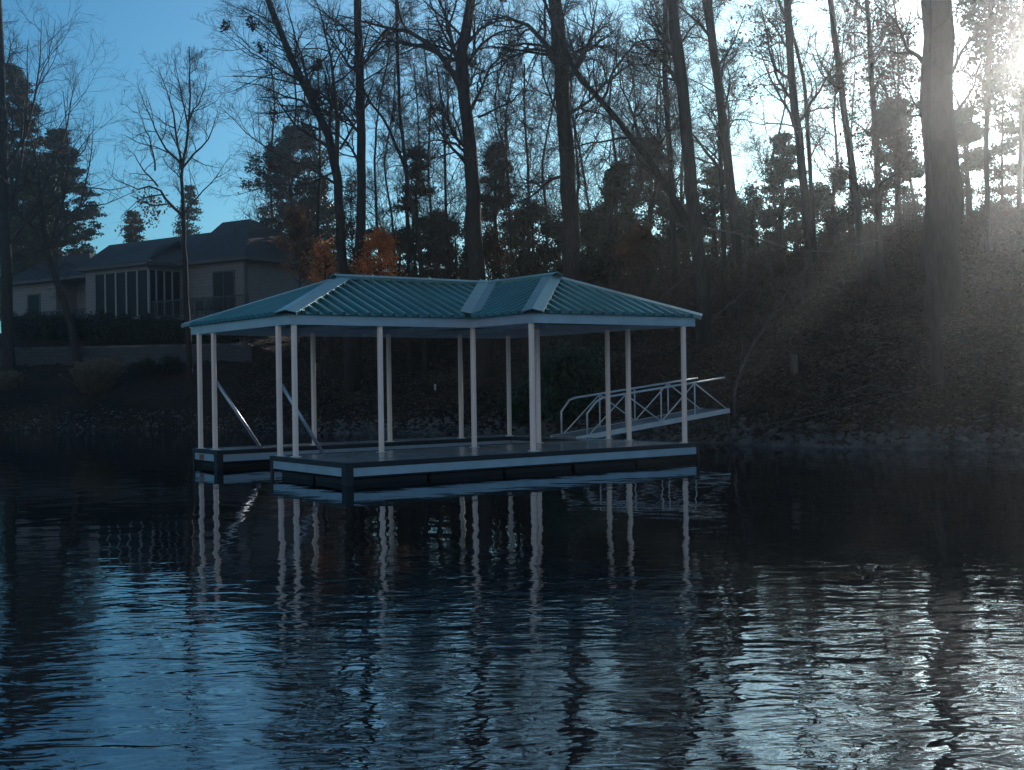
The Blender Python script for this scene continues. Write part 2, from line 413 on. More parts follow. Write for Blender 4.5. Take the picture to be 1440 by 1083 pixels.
# ------------------------------------------------------------------ tree generator
def unit(a): return a / np.maximum(np.linalg.norm(a, axis=-1, keepdims=True), 1e-9)
def tubes(P, R, n):
    """P (N,K,3), R (N,K) -> V,F"""
    N, K, _ = P.shape
    T = np.empty_like(P); T[:, 1:-1] = P[:, 2:] - P[:, :-2]; T[:, 0] = P[:, 1] - P[:, 0]; T[:, -1] = P[:, -1] - P[:, -2]
    T = unit(T)
    D = unit(P[:, -1] - P[:, 0])
    ref = np.where(np.abs(D[:, 2:3]) < 0.8, np.array([[0, 0, 1.0]]), np.array([[1.0, 0, 0]]))[:, None]
    A = unit(np.cross(T, ref)); B = np.cross(T, A)
    ang = np.arange(n) * 2 * np.pi / n
    V = P[:, :, None] + (A[:, :, None] * np.cos(ang)[None, None, :, None] + B[:, :, None] * np.sin(ang)[None, None, :, None]) * R[:, :, None, None]
    idx = np.arange(N * K * n).reshape(N, K, n)
    a = idx[:, :-1]; b = idx[:, 1:]
    Fq = np.stack([a, np.roll(a, -1, 2), np.roll(b, -1, 2), b], -1).reshape(-1, 4)
    return V.reshape(-1, 3), Fq

def grow(P0, D0, L0, R0, K, wob, up, taper=0.25, rng=RNG):
    N = len(P0); P = np.empty((N, K + 1, 3)); P[:, 0] = P0
    d = unit(D0); seg = (L0 / K)[:, None]
    drift = rng.normal(0, wob * 0.6, (N, 3))
    for k in range(K):
        d = unit(d + rng.normal(0, wob, (N, 3)) + drift / K + np.array([0, 0, up / K]))
        P[:, k + 1] = P[:, k] + d * seg
    t = np.linspace(0, 1, K + 1)[None]
    R = R0[:, None] * (1 - (1 - taper) * t)
    return P, R

def children(P, R, L, per, t0, t1, ang, ratio, rratio, rng=RNG, upb=0.0, lmin=0.0, fall=0.5):
    """P (N,K,3) -> children start, dir, len, rad.  per may be int"""
    N, K, _ = P.shape
    t = t0 + (t1 - t0) * (np.arange(per)[None] + rng.uniform(0, 1, (N, per))) / per; f = t * (K - 1); i = np.minimum(f.astype(int), K - 2); w = (f - i)[..., None]
    n_ = np.arange(N)[:, None]
    pos = P[n_, i] * (1 - w) + P[n_, i + 1] * w
    tan = unit(P[n_, i + 1] - P[n_, i])
    rad = R[n_, i] * (1 - w[..., 0]) + R[n_, i + 1] * w[..., 0]
    rnd = unit(np.cross(tan, rng.normal(size=tan.shape)))
    a = rng.normal(ang, 0.18, t.shape)[..., None]
    d = unit(tan * np.cos(a) + rnd * np.sin(a) + np.array([0, 0, upb]))
    ln = np.maximum(L[:, None] * ratio * (1 - fall * t) * rng.uniform(0.6, 1.25, t.shape), lmin)
    rr = rad * rratio
    return pos.reshape(-1, 3), d.reshape(-1, 3), ln.ravel(), rr.ravel()

def polyline3(pts, d, extend_to=None):
    """pixel polyline at distance d -> 3D points"""
    return [np.array(at(px, py, d + k)) for px, py, k in [(p[0], p[1], p[2] if len(p) > 2 else 0.0) for p in pts]]

def resample(P, K):
    P = np.array(P); seg = np.linalg.norm(np.diff(P, axis=0), axis=1); s = np.concatenate([[0], np.cumsum(seg)])
    # catmull-rom-ish smoothing through dense linear + smoothing
    u_ = np.linspace(0, s[-1], K * 4); Q = np.stack([np.interp(u_, s, P[:, i]) for i in range(3)], 1)
    for _ in range(6): Q[1:-1] = 0.25 * Q[:-2] + 0.5 * Q[1:-1] + 0.25 * Q[2:]
    ii = np.linspace(0, len(Q) - 1, K).round().astype(int)
    return Q[ii], s[-1]

def tree(name, label, trunk, d=None, w=10, wt=4, limbs=(), height=20.0, cat='tree', bark='bark', limb_n=12, limb_len=4.0, limb_t0=0.35,
         limb_ang=0.95, up=0.35, sub=(6, 6, 5), leaf=None, leaf_n=0, leaf_size=0.1, group=None, seed=0, twig_r=0.006, leaf_spread=0.25, sink=0.25, leaf_region=None, hidden_base=False, crown_from_limbs=True):
    rng = np.random.default_rng(1000 + seed)
    if d is None:
        b = hit(trunk[0][0], trunk[0][1]); d = b.y
    mpp = d / F
    pts = polyline3(trunk, d)
    base = pts[0].copy(); gzb = gz(base[0], base[1])
    if base[2] > gzb:      # trunk goes on down to the ground it stands on
        pts.insert(0, np.array([base[0], base[1], gzb]))
    sink = sink if w < 30 else 1.0; pts[0][2] = gz(pts[0][0], pts[0][1]) - sink
    # continue above the picture
    top = pts[-1]; dr = unit(pts[-1] - pts[-2])
    base_z = pts[0][2]; need = base_z + height - top[2]
    wtop = wt * mpp / 2
    if need > 0.5:
        dd = unit(dr + np.array([rng.normal(0, 0.06), rng.normal(0, 0.1), 0.3]))
        pts.append(top + dd * need * 0.5 / max(dd[2], 0.5)); pts.append(pts[-1] + unit(dd + np.array([rng.normal(0, 0.15), rng.normal(0, 0.15), 0.2])) * need * 0.5)
        end_r = 0.02
    else: end_r = wtop * 0.5
    K = 22
    T, L = resample(pts, K)
    T[1:-1] += rng.normal(0, 0.012 * max(1, w * mpp * 4), (K - 2, 3)) * np.array([1, 1, 0])
    tt = np.linspace(0, 1, K); r0 = w * mpp / 2
    frac_top = 1.0 if need <= 0.5 else max(0.35, (L - need * 1.05) / L)
    R = np.where(tt < frac_top, r0 + (wtop - r0) * tt / frac_top, wtop + (end_r - wtop) * (tt - frac_top) / max(1e-3, 1 - frac_top))
    R[0] *= 1.45 if w < 30 else 1.4; R[1] *= 1.1 if w < 30 else 1.03
    root_loc = T[0].copy(); root_loc[2] += sink
    root = empty(name, tuple(root_loc)); tag(root, label, cat, group)
    V, Fq = tubes(T[None], R[None], 14)
    ax = np.repeat(T, 14, 0); V = ax + (V - ax) * (1 + rng.normal(0, 0.045, (len(V), 1)) + 0.05 * np.sin(np.tile(np.arange(14), K) * 2 * np.pi / 14 * 3 + seed)[:, None])
    org = root_loc
    # bumpy bark outline
    link('trunk', np_mesh('trunk', V - org, Fq), MT[bark], root, smooth=True)
    # limbs
    Vs = []; Fs = []; off = 0
    def emit(P_, R_, n):
        nonlocal off
        V, Fq = tubes(P_, R_, n); Vs.append(V - org); Fs.append(Fq + off); off += len(V)
    K1 = 9
    P1 = []; R1 = []; L1 = []
    for lb in limbs:
        q = polyline3(lb['p'], d)
        off_y = rng.uniform(-1.2, 1.2)
        for i_, a_ in enumerate(q): a_[1] += off_y * i_ / len(q); 
        Q, l_ = resample(q, K1); lw = lb.get('w', 5) * mpp / 2
        Q[1:-1] += rng.normal(0, 0.03, (K1 - 2, 3))
        P1.append(Q); R1.append(np.linspace(lw, max(lw * 0.12, 0.008), K1)); L1.append(l_)
    nl = limb_n
    if nl:
        p, dd, ln, rr = children(T[None], R[None], np.array([1.0]), nl, limb_t0, 0.97, limb_ang, 1.0, 0.42, rng, upb=up * 0.4, fall=0.0)
        tpos = (p[:, 2] - T[0, 2]) / max(1e-3, (T[-1, 2] - T[0, 2]))
        shape = np.clip(1.15 - 0.75 * tpos, 0.25, 1.0)
        ln = limb_len * shape * rng.uniform(0.6, 1.2, len(ln)); rr = np.minimum(rr, ln * 0.02 + 0.012)
        Pg, Rg = grow(p, dd, ln, rr, K1 - 1, 0.16, up, 0.25, rng)
        for i_ in range(len(ln)): P1.append(Pg[i_]); R1.append(Rg[i_]); L1.append(ln[i_])
    P1 = np.array(P1); R1 = np.array(R1); L1 = np.array(L1)
    emit(P1, R1, 6)
    tips = [P1[:, -1]]
    p, dd, ln, rr = children(P1, R1, L1, sub[0], 0.12, 1.0, 0.95, 0.60, 0.6, rng, upb=up * 0.12, lmin=0.5)
    rr = np.maximum(rr, twig_r * 1.6)
    P2, R2 = grow(p, dd, ln, rr, 6, 0.19, up * 0.35, 0.35, rng); emit(P2, R2, 4)
    p, dd, ln3, rr = children(P2, R2, ln, sub[1], 0.15, 1.0, 0.85, 0.6, 0.7, rng, upb=up * 0.08, lmin=0.3)
    rr = np.maximum(rr * 0.9, twig_r)
    P3, R3 = grow(p, dd, ln3, rr, 4, 0.2, up * 0.25, 0.4, rng); emit(P3, R3, 3)
    Pl = P3
    if len(sub) > 2 and sub[2]:
        p, dd, ln4, rr = children(P3, R3, ln3, sub[2], 0.2, 1.0, 0.7, 0.7, 0.8, rng, lmin=0.2)
        rr = np.full_like(rr, twig_r * 0.75)
        P4, R4 = grow(p, dd, ln4, rr, 2, 0.15, up * 0.4, 0.5, rng); emit(P4, R4, 3); Pl = P4
    crown = link('crown', np_mesh('crown', np.concatenate(Vs), np.concatenate(Fs)), MT['twig'], root)
    if leaf and leaf_n:
        Q = Pl.reshape(-1, 3)
        if leaf_region is not None:
            zz = (Q[:, 2] - base_z) / height; Q2 = Q[(zz > leaf_region[0]) & (zz < leaf_region[1])]; Q = Q2 if len(Q2) > 20 else Q
        # leaves hold on in clusters
        ncl = max(6, leaf_n // 40); c = Q[rng.integers(0, len(Q), ncl)]
        ctr = c[rng.integers(0, ncl, leaf_n)] + rng.normal(0, leaf_spread, (leaf_n, 3))
        V, Fq = leaf_quads(ctr, leaf_size)
        link('leaves', np_mesh('leaves', V - org, Fq), MT[leaf], root)
    return root

def evergreen(name, label, px, top, d, rad, style='pine', leafm='pine', n=14000, base_frac=0.12, seed=0, group=None, cat='evergreen tree', base=None, size=0.085, trunk_w=0.2, lean=0.0, dens=1.0):
    """conifer: trunk, whorls of limbs and needle tufts. rad in metres, top = pixel row of the tip"""
    rng = np.random.default_rng(5000 + seed); n = int(n * 1.35); size = size * 0.72
    b = at(px, 500, d); z0 = gz(b.x, d); ztop = at(px, top, d).z; Hh = ztop - z0
    root = empty(name, (b.x, d, z0)); tag(root, label, cat, group)
    tz = np.linspace(-0.2, Hh, 12); T = np.stack([lean * tz + 0.12 * np.sin(tz * 0.7 + seed), 0.1 * np.cos(tz * 0.5 + seed), tz], 1)
    R = np.linspace(trunk_w, 0.02, 12)
    V, Fq = tubes(T[None], R[None], 8); link('trunk', np_mesh('trunk', V, Fq), MT['bark'], root, True)
    nb = int((Hh * 6.5) * dens)
    t = base_frac + (1 - base_frac) * rng.uniform(0, 1, nb) ** 0.9
    if style != 'bushy': t = np.clip((np.round(t * Hh / 0.62) * 0.62 + rng.normal(0, .05, nb)) / Hh, 0.02, 0.985)
    zz = t * Hh; p = np.stack([np.interp(zz, tz, T[:, 0]), np.interp(zz, tz, T[:, 1]), zz], 1)
    a = rng.uniform(0, 2 * np.pi, nb)
    if style == 'pine':
        prof = np.clip(1.05 * (1.02 - t) ** 0.75, 0.08, 1) * rng.uniform(0.4, 1.15, nb); upk = 0.25
    elif style == 'cone':
        prof = np.clip(1.05 - t, 0.06, 1) * rng.uniform(0.7, 1.1, nb); upk = -0.15
    else:
        prof = np.sqrt(np.clip(1 - (2 * t - 0.95) ** 2, 0.05, 1)) * rng.uniform(0.3, 1.15, nb); upk = 0.3
    dd = np.stack([np.cos(a), np.sin(a), np.full(nb, 0.1 + (0.4 if style == 'bushy' else 0.0))], 1)
    ln = rad * prof
    P1, R1 = grow(p, dd, ln, 0.012 + ln * 0.012, 5, 0.1, upk, 0.3, rng)
    pp, d2, l2, r2 = children(P1, R1, ln, 7, 0.4, 1.0, 0.8, 0.42, 0.6, rng, lmin=0.25)
    P2, R2 = grow(pp, d2, l2, np.maximum(r2, 0.006), 3, 0.15, 0.3, 0.4, rng)
    Va, Fa = tubes(P1, R1, 4); Vb, Fb = tubes(P2, R2, 3)
    link('crown', np_mesh('crown', np.concatenate([Va, Vb]), np.concatenate([Fa, Fb + len(Va)])), MT['twig'], root)
    # needle tufts: short blades along the outer twigs
    Q = P2[:, 1:].reshape(-1, 3)
    c = Q[rng.integers(0, len(Q), n)]
    if style == 'pine':
        cl = Q[rng.integers(0, len(Q), max(10, n // 45))]; c = np.where(rng.uniform(size=(n, 1)) < 0.35, cl[rng.integers(0, len(cl), n)], c)
        c = c + rng.normal(0, 1, (n, 3)) * np.array([0.2, 0.2, 0.06])
    else: c = c + rng.normal(0, 0.15, (n, 3))
    V, Fq = leaf_quads(c, size)
    link('foliage', np_mesh('foliage', V, Fq), MT[leafm], root)
    return root

# ------------------------------------------------------------------ the dock
TH = math.atan2(3000 - CX, F)
r_ = ray(480, 653); t_ = (0.45 - CAM) / r_[2]
DX, DY = r_[0] * t_, r_[1] * t_
DROT = math.pi / 2 - TH
dock = empty('boat_dock', (DX, DY, 0), DROT)
tag(dock, 'floating boat dock with a teal ribbed metal roof on slim pale posts', 'boat dock')
ZD = 0.45; ZE = 3.15
U0 = 0.1; U1 = 9.2; S0, S1, SU = 3.32, 6.1, 8.3; V1 = 7.62
def dpart(mb, name, m, parent=None, **k): return mb.build(name, MT[m], parent or dock, **k)
# decking: U shape around the slip, board joints as shallow gaps
def deck_boards():
    mb = MB()
    def area(x0, x1, y0, y1, along):
        # boards laid across, each 0.6 m wide plank panel
        n = max(1, round((x1 - x0) / 0.61)) if along else max(1, round((y1 - y0) / 0.61))
        for i in range(n):
            if along: mb.box((x0 + (x1 - x0) * i / n + 0.003, y0, ZD - 0.05), (x0 + (x1 - x0) * (i + 1) / n - 0.003, y1, ZD + 0.001 * (i % 2)))
            else: mb.box((x0, y0 + (y1 - y0) * i / n + 0.003, ZD - 0.05), (x1, y0 + (y1 - y0) * (i + 1) / n - 0.003, ZD + 0.001 * (i % 2)))
    e = 0.04
    area(U0 + e, U1 - e, e, S0 - e, True)
    area(SU + e, U1 - e, S0 - e, S1 + e, False)
    area(U0 + e, U1 - e, S1 + e, V1 - e, True)
    dpart(mb, 'decking', 'deck')
deck_boards()
# black rub strip round the outer and the slip edge
mb = MB(); z0, z1 = ZD - 0.085, ZD + 0.012; t = 0.045
def strip(mb, x0, y0, x1, y1, z0, z1): mb.box((x0, y0, z0), (x1, y1, z1))
for q in ((U0, 0, U1, t), (U0, V1 - t, U1, V1), (U1 - t, t, U1, V1 - t), (U0, t, U0 + t, S0), (U0, S1, U0 + t, V1 - t), (U0 + t, S0 - t, SU + t, S0), (U0 + t, S1, SU + t, S1 + t), (SU, S0, SU + t, S1)):
    strip(mb, *q, z0, z1)
dpart(mb, 'rub_strip', 'black')
# pale metal band below
mb = MB(); zb0, zb1 = ZD - 0.245, ZD - 0.088; i = 0.012; t = 0.04
for q in ((U0 + 0.13, i, U1 - 0.03, i + t), (U0 + 0.02, V1 - i - t, U1 - 0.03, V1 - i), (U1 - i - t, 0.1, U1 - i, V1 - 0.1), (U0 + i, 0.16, U0 + i + t, S0 - 0.02), (U0 + i, S1 + 0.2, U0 + i + t, V1 - 0.02),
          (U0 + 0.1, S0 - i - t, SU, S0 - i), (U0 + 0.1, S1 + i, SU, S1 + i + t), (SU + i, S0, SU + i + t, S1)):
    strip(mb, *q, zb0, zb1)
dpart(mb, 'side_band', 'alu')
# corner bumpers reaching the water
for (x, y, a, b) in ((U0 + 0.06, 0.06, 0.17, 0.17), (U0 + 0.04, S0 - 0.05, 0.06, 0.10), (U0 + 0.07, S1 + 0.1, 0.16, 0.18), (U0 + 0.04, V1 - 0.04, 0.06, 0.08), (U1 - 0.02, 0.04, 0.07, 0.09)):
    mb = MB(); mb.box((x - a / 2 - 0.02, y - b / 2 - 0.03, -0.3), (x + a / 2 - 0.02, y + b / 2 - 0.03, ZD - 0.02)); dpart(mb, 'corner_bumper', 'black', bevel=0.01)
# floats: black tubs hung under the frame, sitting in the water
def tub(x0, y0, x1, y1):
    mb = MB(); s_ = 0.05
    a = [(x0 + s_, y0 + s_), (x1 - s_, y0 + s_), (x1 - s_, y1 - s_), (x0 + s_, y1 - s_)]; b = [(x0, y0), (x1, y0), (x1, y1), (x0, y1)]
    n = 0
    mb.v = [(p[0], p[1], -0.25) for p in a] + [(p[0], p[1], ZD - 0.29) for p in b]
    mb.f = [(3, 2, 1, 0), (4, 5, 6, 7)] + [(k, (k + 1) % 4, 4 + (k + 1) % 4, 4 + k) for k in range(4)]
    dpart(mb, 'float', 'float', bevel=0.02)
for x in (0.2, 2.0, 3.8, 5.6, 7.4): tub(x, 0.10, x + 1.74, 1.5); tub(x, 1.6, x + 1.74, 3.0)
for x in (0.25, 2.25, 4.25, 6.25): tub(x, S1 + 0.15, x + 1.92, V1 - 0.15)
tub(SU + 0.12, S0 + 0.2, U1 - 0.12, S1 - 0.2)
# sub-frame beam under the deck
mb = MB()
for y in (0.09, 1.5, 3.2, S1 + 0.12, V1 - 0.1): mb.box((0.25, y - 0.03, ZD - 0.28), (SU if y < 6 else U1 - .1, y + 0.03, ZD - 0.052))
dpart(mb, 'subframe', 'float')
# small red reflector on the end of the rear finger
mb = MB(); mb.box((U0 + 0.002, 6.95, ZD - 0.235), (U0 + 0.0115, 7.2, ZD - 0.11)); dpart(mb, 'reflector', 'red')
POSTS = dict(a=(.26, 7.5), b=(.3, 6.72), e=(2.77, 6.6), g=(4.88, 6.6), h=(7.05, 6.6), j=(8.62, 6.6), c=(.28, 3.2), d=(.40, 2.72), f=(2.42, 2.74), i=(4.83, 2.74), l=(6.9, 3.05), m=(9.1, 3.05), n=(9.1, 2.28), k=(4.80, .50), o=(9.14, .40))
for (x, y) in POSTS.values():
    mb = MB(); r = 0.05
    oct_ = [(x + r * c, y + r * s) for c, s in ((1, -.7), (1, .7), (.7, 1), (-.7, 1), (-1, .7), (-1, -.7), (-.7, -1), (.7, -1))]
    mb.prism([(p[0], p[1], ZD) for p in oct_], (0, 0, ZE - ZD + 0.02))
    po = dpart(mb, 'post', 'post')
    mb = MB(); mb.box((x - .085, y - .085, ZD + 0.002), (x + .085, y + .085, ZD + 0.014))
    dpart(mb, 'base_plate', 'rail', po)
# diagonal braces
for (y, u0, z0, u1) in ((6.72, .35, 2.02, 1.42), (3.2, .33, 1.93, 1.27)):
    mb = MB(); mb.tube([(u0, y, z0), (u1, y, ZD)], 0.04, 10); dpart(mb, 'brace', 'alu', smooth=True)

# roof
rl, rr_, rf, rw, rb, ru = 0.22, 9.45, 2.62, 0.32, 7.9, 4.72
fh = 0.20
mbf = MB(); t = 0.03
for a, b in (((rl, rf), (ru, rf)), ((ru, rf), (ru, rw)), ((ru, rw), (rr_, rw)), ((rr_, rw), (rr_, rb)), ((rr_, rb), (rl, rb)), ((rl, rb), (rl, rf))):
    pass
segs = [((rl, rf, ru + t, rf + t)), ((ru, rw + t, ru + t, rf - .001)), ((ru, rw, rr_, rw + t)), ((rr_ - t, rw + t + .001, rr_, rb)), ((rl, rb - t, rr_ - t - .001, rb)), ((rl, rf + t + .001, rl + t, rb - t - .001))]
for q in segs:
    mb = MB(); mb.box((q[0], q[1], ZE), (q[2], q[3], ZE + fh)); dpart(mb, 'eave_fascia', 'alu')
# header beams under the roof: trusses across the span
mb = MB()
for x in (2.42, 4.83, 6.9): 
    mb.box((x - .03, rf + .05, ZE + 0.02), (x + .03, rb - .05, ZE + 0.13))
    mb.bar((x, rf + .1, ZE + .13), (x, 5.3, ZE + 0.9), .04); mb.bar((x, rb - .1, ZE + .13), (x, 5.3, ZE + 0.9), .04)
    mb.bar((x, 5.3, ZE + .1), (x, 5.3, ZE + 0.9), .04)
mb.box((ru + .05, 3.0, ZE + .02), (rr_ - .05, 3.06, ZE + .13)); mb.box((rl + .1, 6.57, ZE + .02), (rr_ - .1, 6.63, ZE + .13)); 
mb.box((9.07, rw + .1, ZE + .021), (9.13, rb - .1, ZE + .131))
dpart(mb, 'truss', 'alu')
OH = 0.1; ZR0 = ZE + fh + 0.012
L_, R_, Fm, Fw, B_, Ul = rl - OH, rr_ + OH, rf - OH, rw - OH, rb + OH, ru - OH
slope = 1.12 / 2.72
hm = (B_ - Fm) / 2; ym = Fm + hm
hw = (R_ - Ul) / 2; xm = Ul + hw
ZR = ZR0 + 1.02
R1v = Vector((L_ + hm, ym, ZR)); R2v = Vector((xm, ym, ZR)); R3v = Vector((xm, Fw + hw, ZR))
c = dict(LF=Vector((L_, Fm, ZR0)), LB=Vector((L_, B_, ZR0)), RB=Vector((R_, B_, ZR0)), RF=Vector((R_, Fw, ZR0)), WF=Vector((Ul, Fw, ZR0)), VF=Vector((Ul, Fm, ZR0)))
faces = dict(left=[c['LB'], c['LF'], R1v], front=[c['LF'], c['VF'], R2v, R1v], wing_left=[c['VF'], c['WF'], R3v, R2v], wing_front=[c['WF'], c['RF'], R3v], right=[c['RF'], c['RB'], R2v, R3v], back=[c['RB'], c['LB'], R1v, R2v])
roof = empty('roof'); roof.parent = dock
FN = {}
for nm, pts in faces.items():
    e0, e1 = pts[0], pts[1]; ex = (e1 - e0).normalized()
    nrm = ex.cross(pts[2] - e0).normalized()
    if nrm.z < 0: nrm = -nrm
    upv = nrm.cross(ex).normalized()
    if upv.z < 0: upv = -upv
    FN[nm] = nrm
    mb = MB(); mb.prism([p - nrm * 0.012 for p in pts], nrm * 0.012)
    P2d = [((p - e0).dot(ex), (p - e0).dot(upv)) for p in pts]
    sp_ = 0.30; tmin = min(p[0] for p in P2d); tmax = max(p[0] for p in P2d)
    k = tmin + 0.11
    while k < tmax:
        ys = []
        for q in range(len(P2d)):
            (xa, ya), (xb, yb) = P2d[q], P2d[(q + 1) % len(P2d)]
            if (xa - k) * (xb - k) < 0: ys.append(ya + (yb - ya) * (k - xa) / (xb - xa))
        if len(ys) == 2 and abs(ys[1] - ys[0]) > 0.15:
            y0, y1 = sorted(ys); y0 += 0.0; y1 -= 0.02
            if y0 < 0.01: y0 = -0.015
            a = e0 + ex * k + upv * y0
            prof = [a - ex * .055 - nrm * .002, a + ex * .055 - nrm * .002, a + ex * .030 + nrm * .068, a - ex * .030 + nrm * .068]
            mb.prism(prof, upv * (y1 - y0))
        k += sp_
    mb.build('roof_panel', MT['roof'], roof)
def cap(name, E0, E1, fa, fb, w=0.24, lift=0.075, ext=0.0, valley=False):
    E0 = Vector(E0); E1 = Vector(E1); d = (E1 - E0).normalized(); E0 = E0 - d * ext; E1 = E1 + d * ext * 0.3
    mb = MB(); th = 0.012
    na, nb_ = FN[fa], FN[fb]
    for (nn, on) in ((na, nb_), (nb_, na)):
        s_ = nn.cross(d).normalized()
        # pointing into face nn: away from the other
        if valley:
            if s_.dot(on) < 0: s_ = -s_
        else:
            if s_.dot(on) > 0: s_ = -s_
        lf = Vector((0, 0, lift))
        A0 = E0 + lf; A1 = E1 + lf; 
        B0 = A0 + s_ * w; B1 = A1 + s_ * w
        q = [A0, A1, B1, B0]
        mb.prism(q, nn * th)
        # folded lip at the outer edge
        mb.prism([B0, B1, B1 - nn * (lift - .012), B0 - nn * (lift - .012)], s_ * 0.004)
    mb.build(name, MT['cap'], roof)
cap('hip_cap', c['LF'], R1v, 'left', 'front', ext=0.03)
cap('hip_cap', c['LB'], R1v, 'left', 'back', ext=0.03)
cap('hip_cap', c['RB'], R2v, 'right', 'back', ext=0.03)
cap('hip_cap', c['WF'], R3v, 'wing_left', 'wing_front', ext=0.03)
cap('hip_cap', c['RF'], R3v, 'right', 'wing_front', ext=0.03)
cap('valley_flashing', c['VF'] + Vector((0.05, 0.05, 0)), R2v, 'front', 'wing_left', w=0.25, lift=0.098, valley=True)
cap('ridge_cap', R1v + Vector((-.12, 0, .03)), R2v + Vector((0.1, 0, .03)), 'front', 'back', w=0.17, ext=0.1)
cap('ridge_cap', R3v + Vector((0, -.12, .035)), R2v + Vector((0, 0.1, .035)), 'wing_left', 'right', w=0.17, ext=0.1)

# ------------------------------------------------------------------ gangway
GZ0, GZ1 = 0.50, 1.04; GU0, GU1 = 9.22, 14.35; GV0, GV1 = 4.02, 5.08
sl = math.atan2(GZ1 - GZ0, GU1 - GU0)
gx = DX + math.cos(DROT) * GU0 - math.sin(DROT) * GV0; gy = DY + math.sin(DROT) * GU0 + math.cos(DROT) * GV0
gang = empty('gangway', (gx, gy, GZ0), DROT)
tag(gang, 'sloping aluminium gangway with truss handrails from the dock to the wooded bank', 'gangway')
GL = GU1 - GU0; W = GV1 - GV0
def gp(x, y, h): return (x, y, math.tan(sl) * x + h)
mb = MB(); mb.prism([gp(-.35, 0.03, 0), gp(GL, 0.03, 0), gp(GL, W - .03, 0), gp(-.35, W - .03, 0)], (0, 0, 0.03)); mb.build('walkway', MT['deck'], gang)
for y in (0, W):
    mb = MB(); mb.bar(gp(-.35, y, -.03), gp(GL + .1, y, -.03), 0.05, 0.13); mb.build('side_beam', MT['rail'], gang)
for y in (0, W):
    mb = MB(); hr = 0.92; r = 0.024
    rail = [gp(0.0, y, 0.04), gp(0.0, y, 0.62), gp(0.28, y, hr - .03), gp(0.5, y, hr)] if y > 0 else [gp(0.0, y, 0.04), gp(0.0, y, 0.58), gp(0.3, y, 0.84), gp(0.55, y, hr)]
    rail += [gp(GL - .08, y, hr)]
    mb.tube(rail, r * 1.2, 8)
    hn = mb.build('handrail', MT['rail'], gang, smooth=True)
    mb = MB(); nodes = [0.06 + k * 1.27 for k in range(5)]
    for k in range(1, 5):
        if nodes[k] < GL: mb.tube([gp(nodes[k], y, 0.0), gp(nodes[k], y, hr)], 0.021, 6)
    for k in range(4):
        ha, hb_ = (0.03, hr - .03) if k % 2 == 0 else (hr - .03, 0.03)
        mb.tube([gp(nodes[k] + .02, y, ha), gp(nodes[k + 1] - .02, y, hb_)], 0.019, 6)
    mb.build('railing_truss', MT['rail'], gang, smooth=True)

# mooring cable from the dock corner to the bank
p0 = Vector((DX + math.cos(DROT) * 9.15 - math.sin(DROT) * .6, DY + math.sin(DROT) * 9.15 + math.cos(DROT) * .6, ZD + .03))
p1 = hit(1325, 545) + Vector((-.1, -.25, .12))
mb = MB(); pts = []
for k in range(25):
    s_ = k / 24; q = p0.lerp(p1, s_); q.z -= 0.28 * 4 * s_ * (1 - s_) * 0.35; q.z = max(q.z, 0.05); pts.append(q)
mb.tube(pts, 0.006, 5); tag(mb.build('mooring_cable', MT['rope']), 'thin pale mooring cable running from the dock corner to a tree on the bank', 'cable')

# ------------------------------------------------------------------ retaining wall
def rwall():
    x0, x1 = -46.0, WALLX
    n = 24; mb = MB()
    root = empty('retaining_wall', (x0, float(wall_y(x0)), 3.2), math.atan2(float(wall_y(x1) - wall_y(x0)), x1 - x0))
    Lw = math.hypot(x1 - x0, float(wall_y(x1) - wall_y(x0)))
    mb.box((0, -0.15, -0.5), (Lw, 0.2, 0.78)); mb.build('block_face', MT['stonewall'], root)
    mb = MB(); k = 0.0
    while k < Lw - 0.3:
        mb.box((k + 0.004, -0.2, 0.782), (min(k + 0.596, Lw), 0.22, 0.89)); k += 0.6
    mb.build('cap_course', MT['trim'] if 0 else MT['rock'], root)
    tag(root, 'low dark block retaining wall with cap stones below the house', 'retaining wall')
rwall()

# ------------------------------------------------------------------ house
H0 = at(345, 400, 70.0); HE = at(15, 400, 83.8)
hv = Vector((HE.x - H0.x, HE.y - H0.y, 0)).normalized()      # along the facade, to the left
hb = Vector((-hv.y, hv.x, 0));
if hb.y < 0: hb = -hb
# local frame: x = to the RIGHT along the facade (-hv), y = back; z up; origin at right front corner
hrot = math.atan2(-hv.y, -hv.x)
house = empty('lake_house', (H0.x, H0.y, 0), hrot)
tag(house, 'single-storey siding house with hipped shingle roof and sunroom above the left lawn', 'house')
def A(px, b=0.0):
    """facade coordinate (metres left of the corner) seen in picture column px at set-back b"""
    r = ray(px, 430); rx_, ry_ = r[0], r[1]
    # H0 + a*hv + b*hb = t*(rx,ry)
    ox, oy = H0.x + b * hb.x, H0.y + b * hb.y
    det = -hv.x * ry_ + hv.y * rx_
    return (ox * ry_ - oy * rx_) / det
ZEH = 9.55; ZF = 6.1; GB = 4.6
def hbox(mb, a0, a1, b0, b1, z0, z1): mb.box((-a0, b0, z0), (-a1, b1, z1))
SB = -2.4
aS0, aS1 = A(209, SB), A(121, SB)       # sunroom
aL0, aL1 = A(79, 0), A(15, 0)           # left end block
mb = MB(); hbox(mb, 0, aS0 + .3, 0, 0.25, GB, ZEH); main = mb.build('front_wall', MT['siding'], house)
mb = MB(); mb.box((-0.25, 0.25, GB), (0, 11, ZEH)); mb.build('side_wall', MT['siding'], house)
mb = MB(); hbox(mb, aS0 + .3, aL1, 1.6, 1.85, GB, ZEH); mb.build('recessed_wall', MT['siding'], house)
mb = MB(); hbox(mb, aL0, aL1, 0, .25, GB, ZEH); hbox(mb, aL0, aL0 + .25, .25, 1.6, GB, ZEH); hbox(mb, aL1 - .25, aL1, .25, 10, GB, ZEH); mb.build('end_wall', MT['siding'], house)
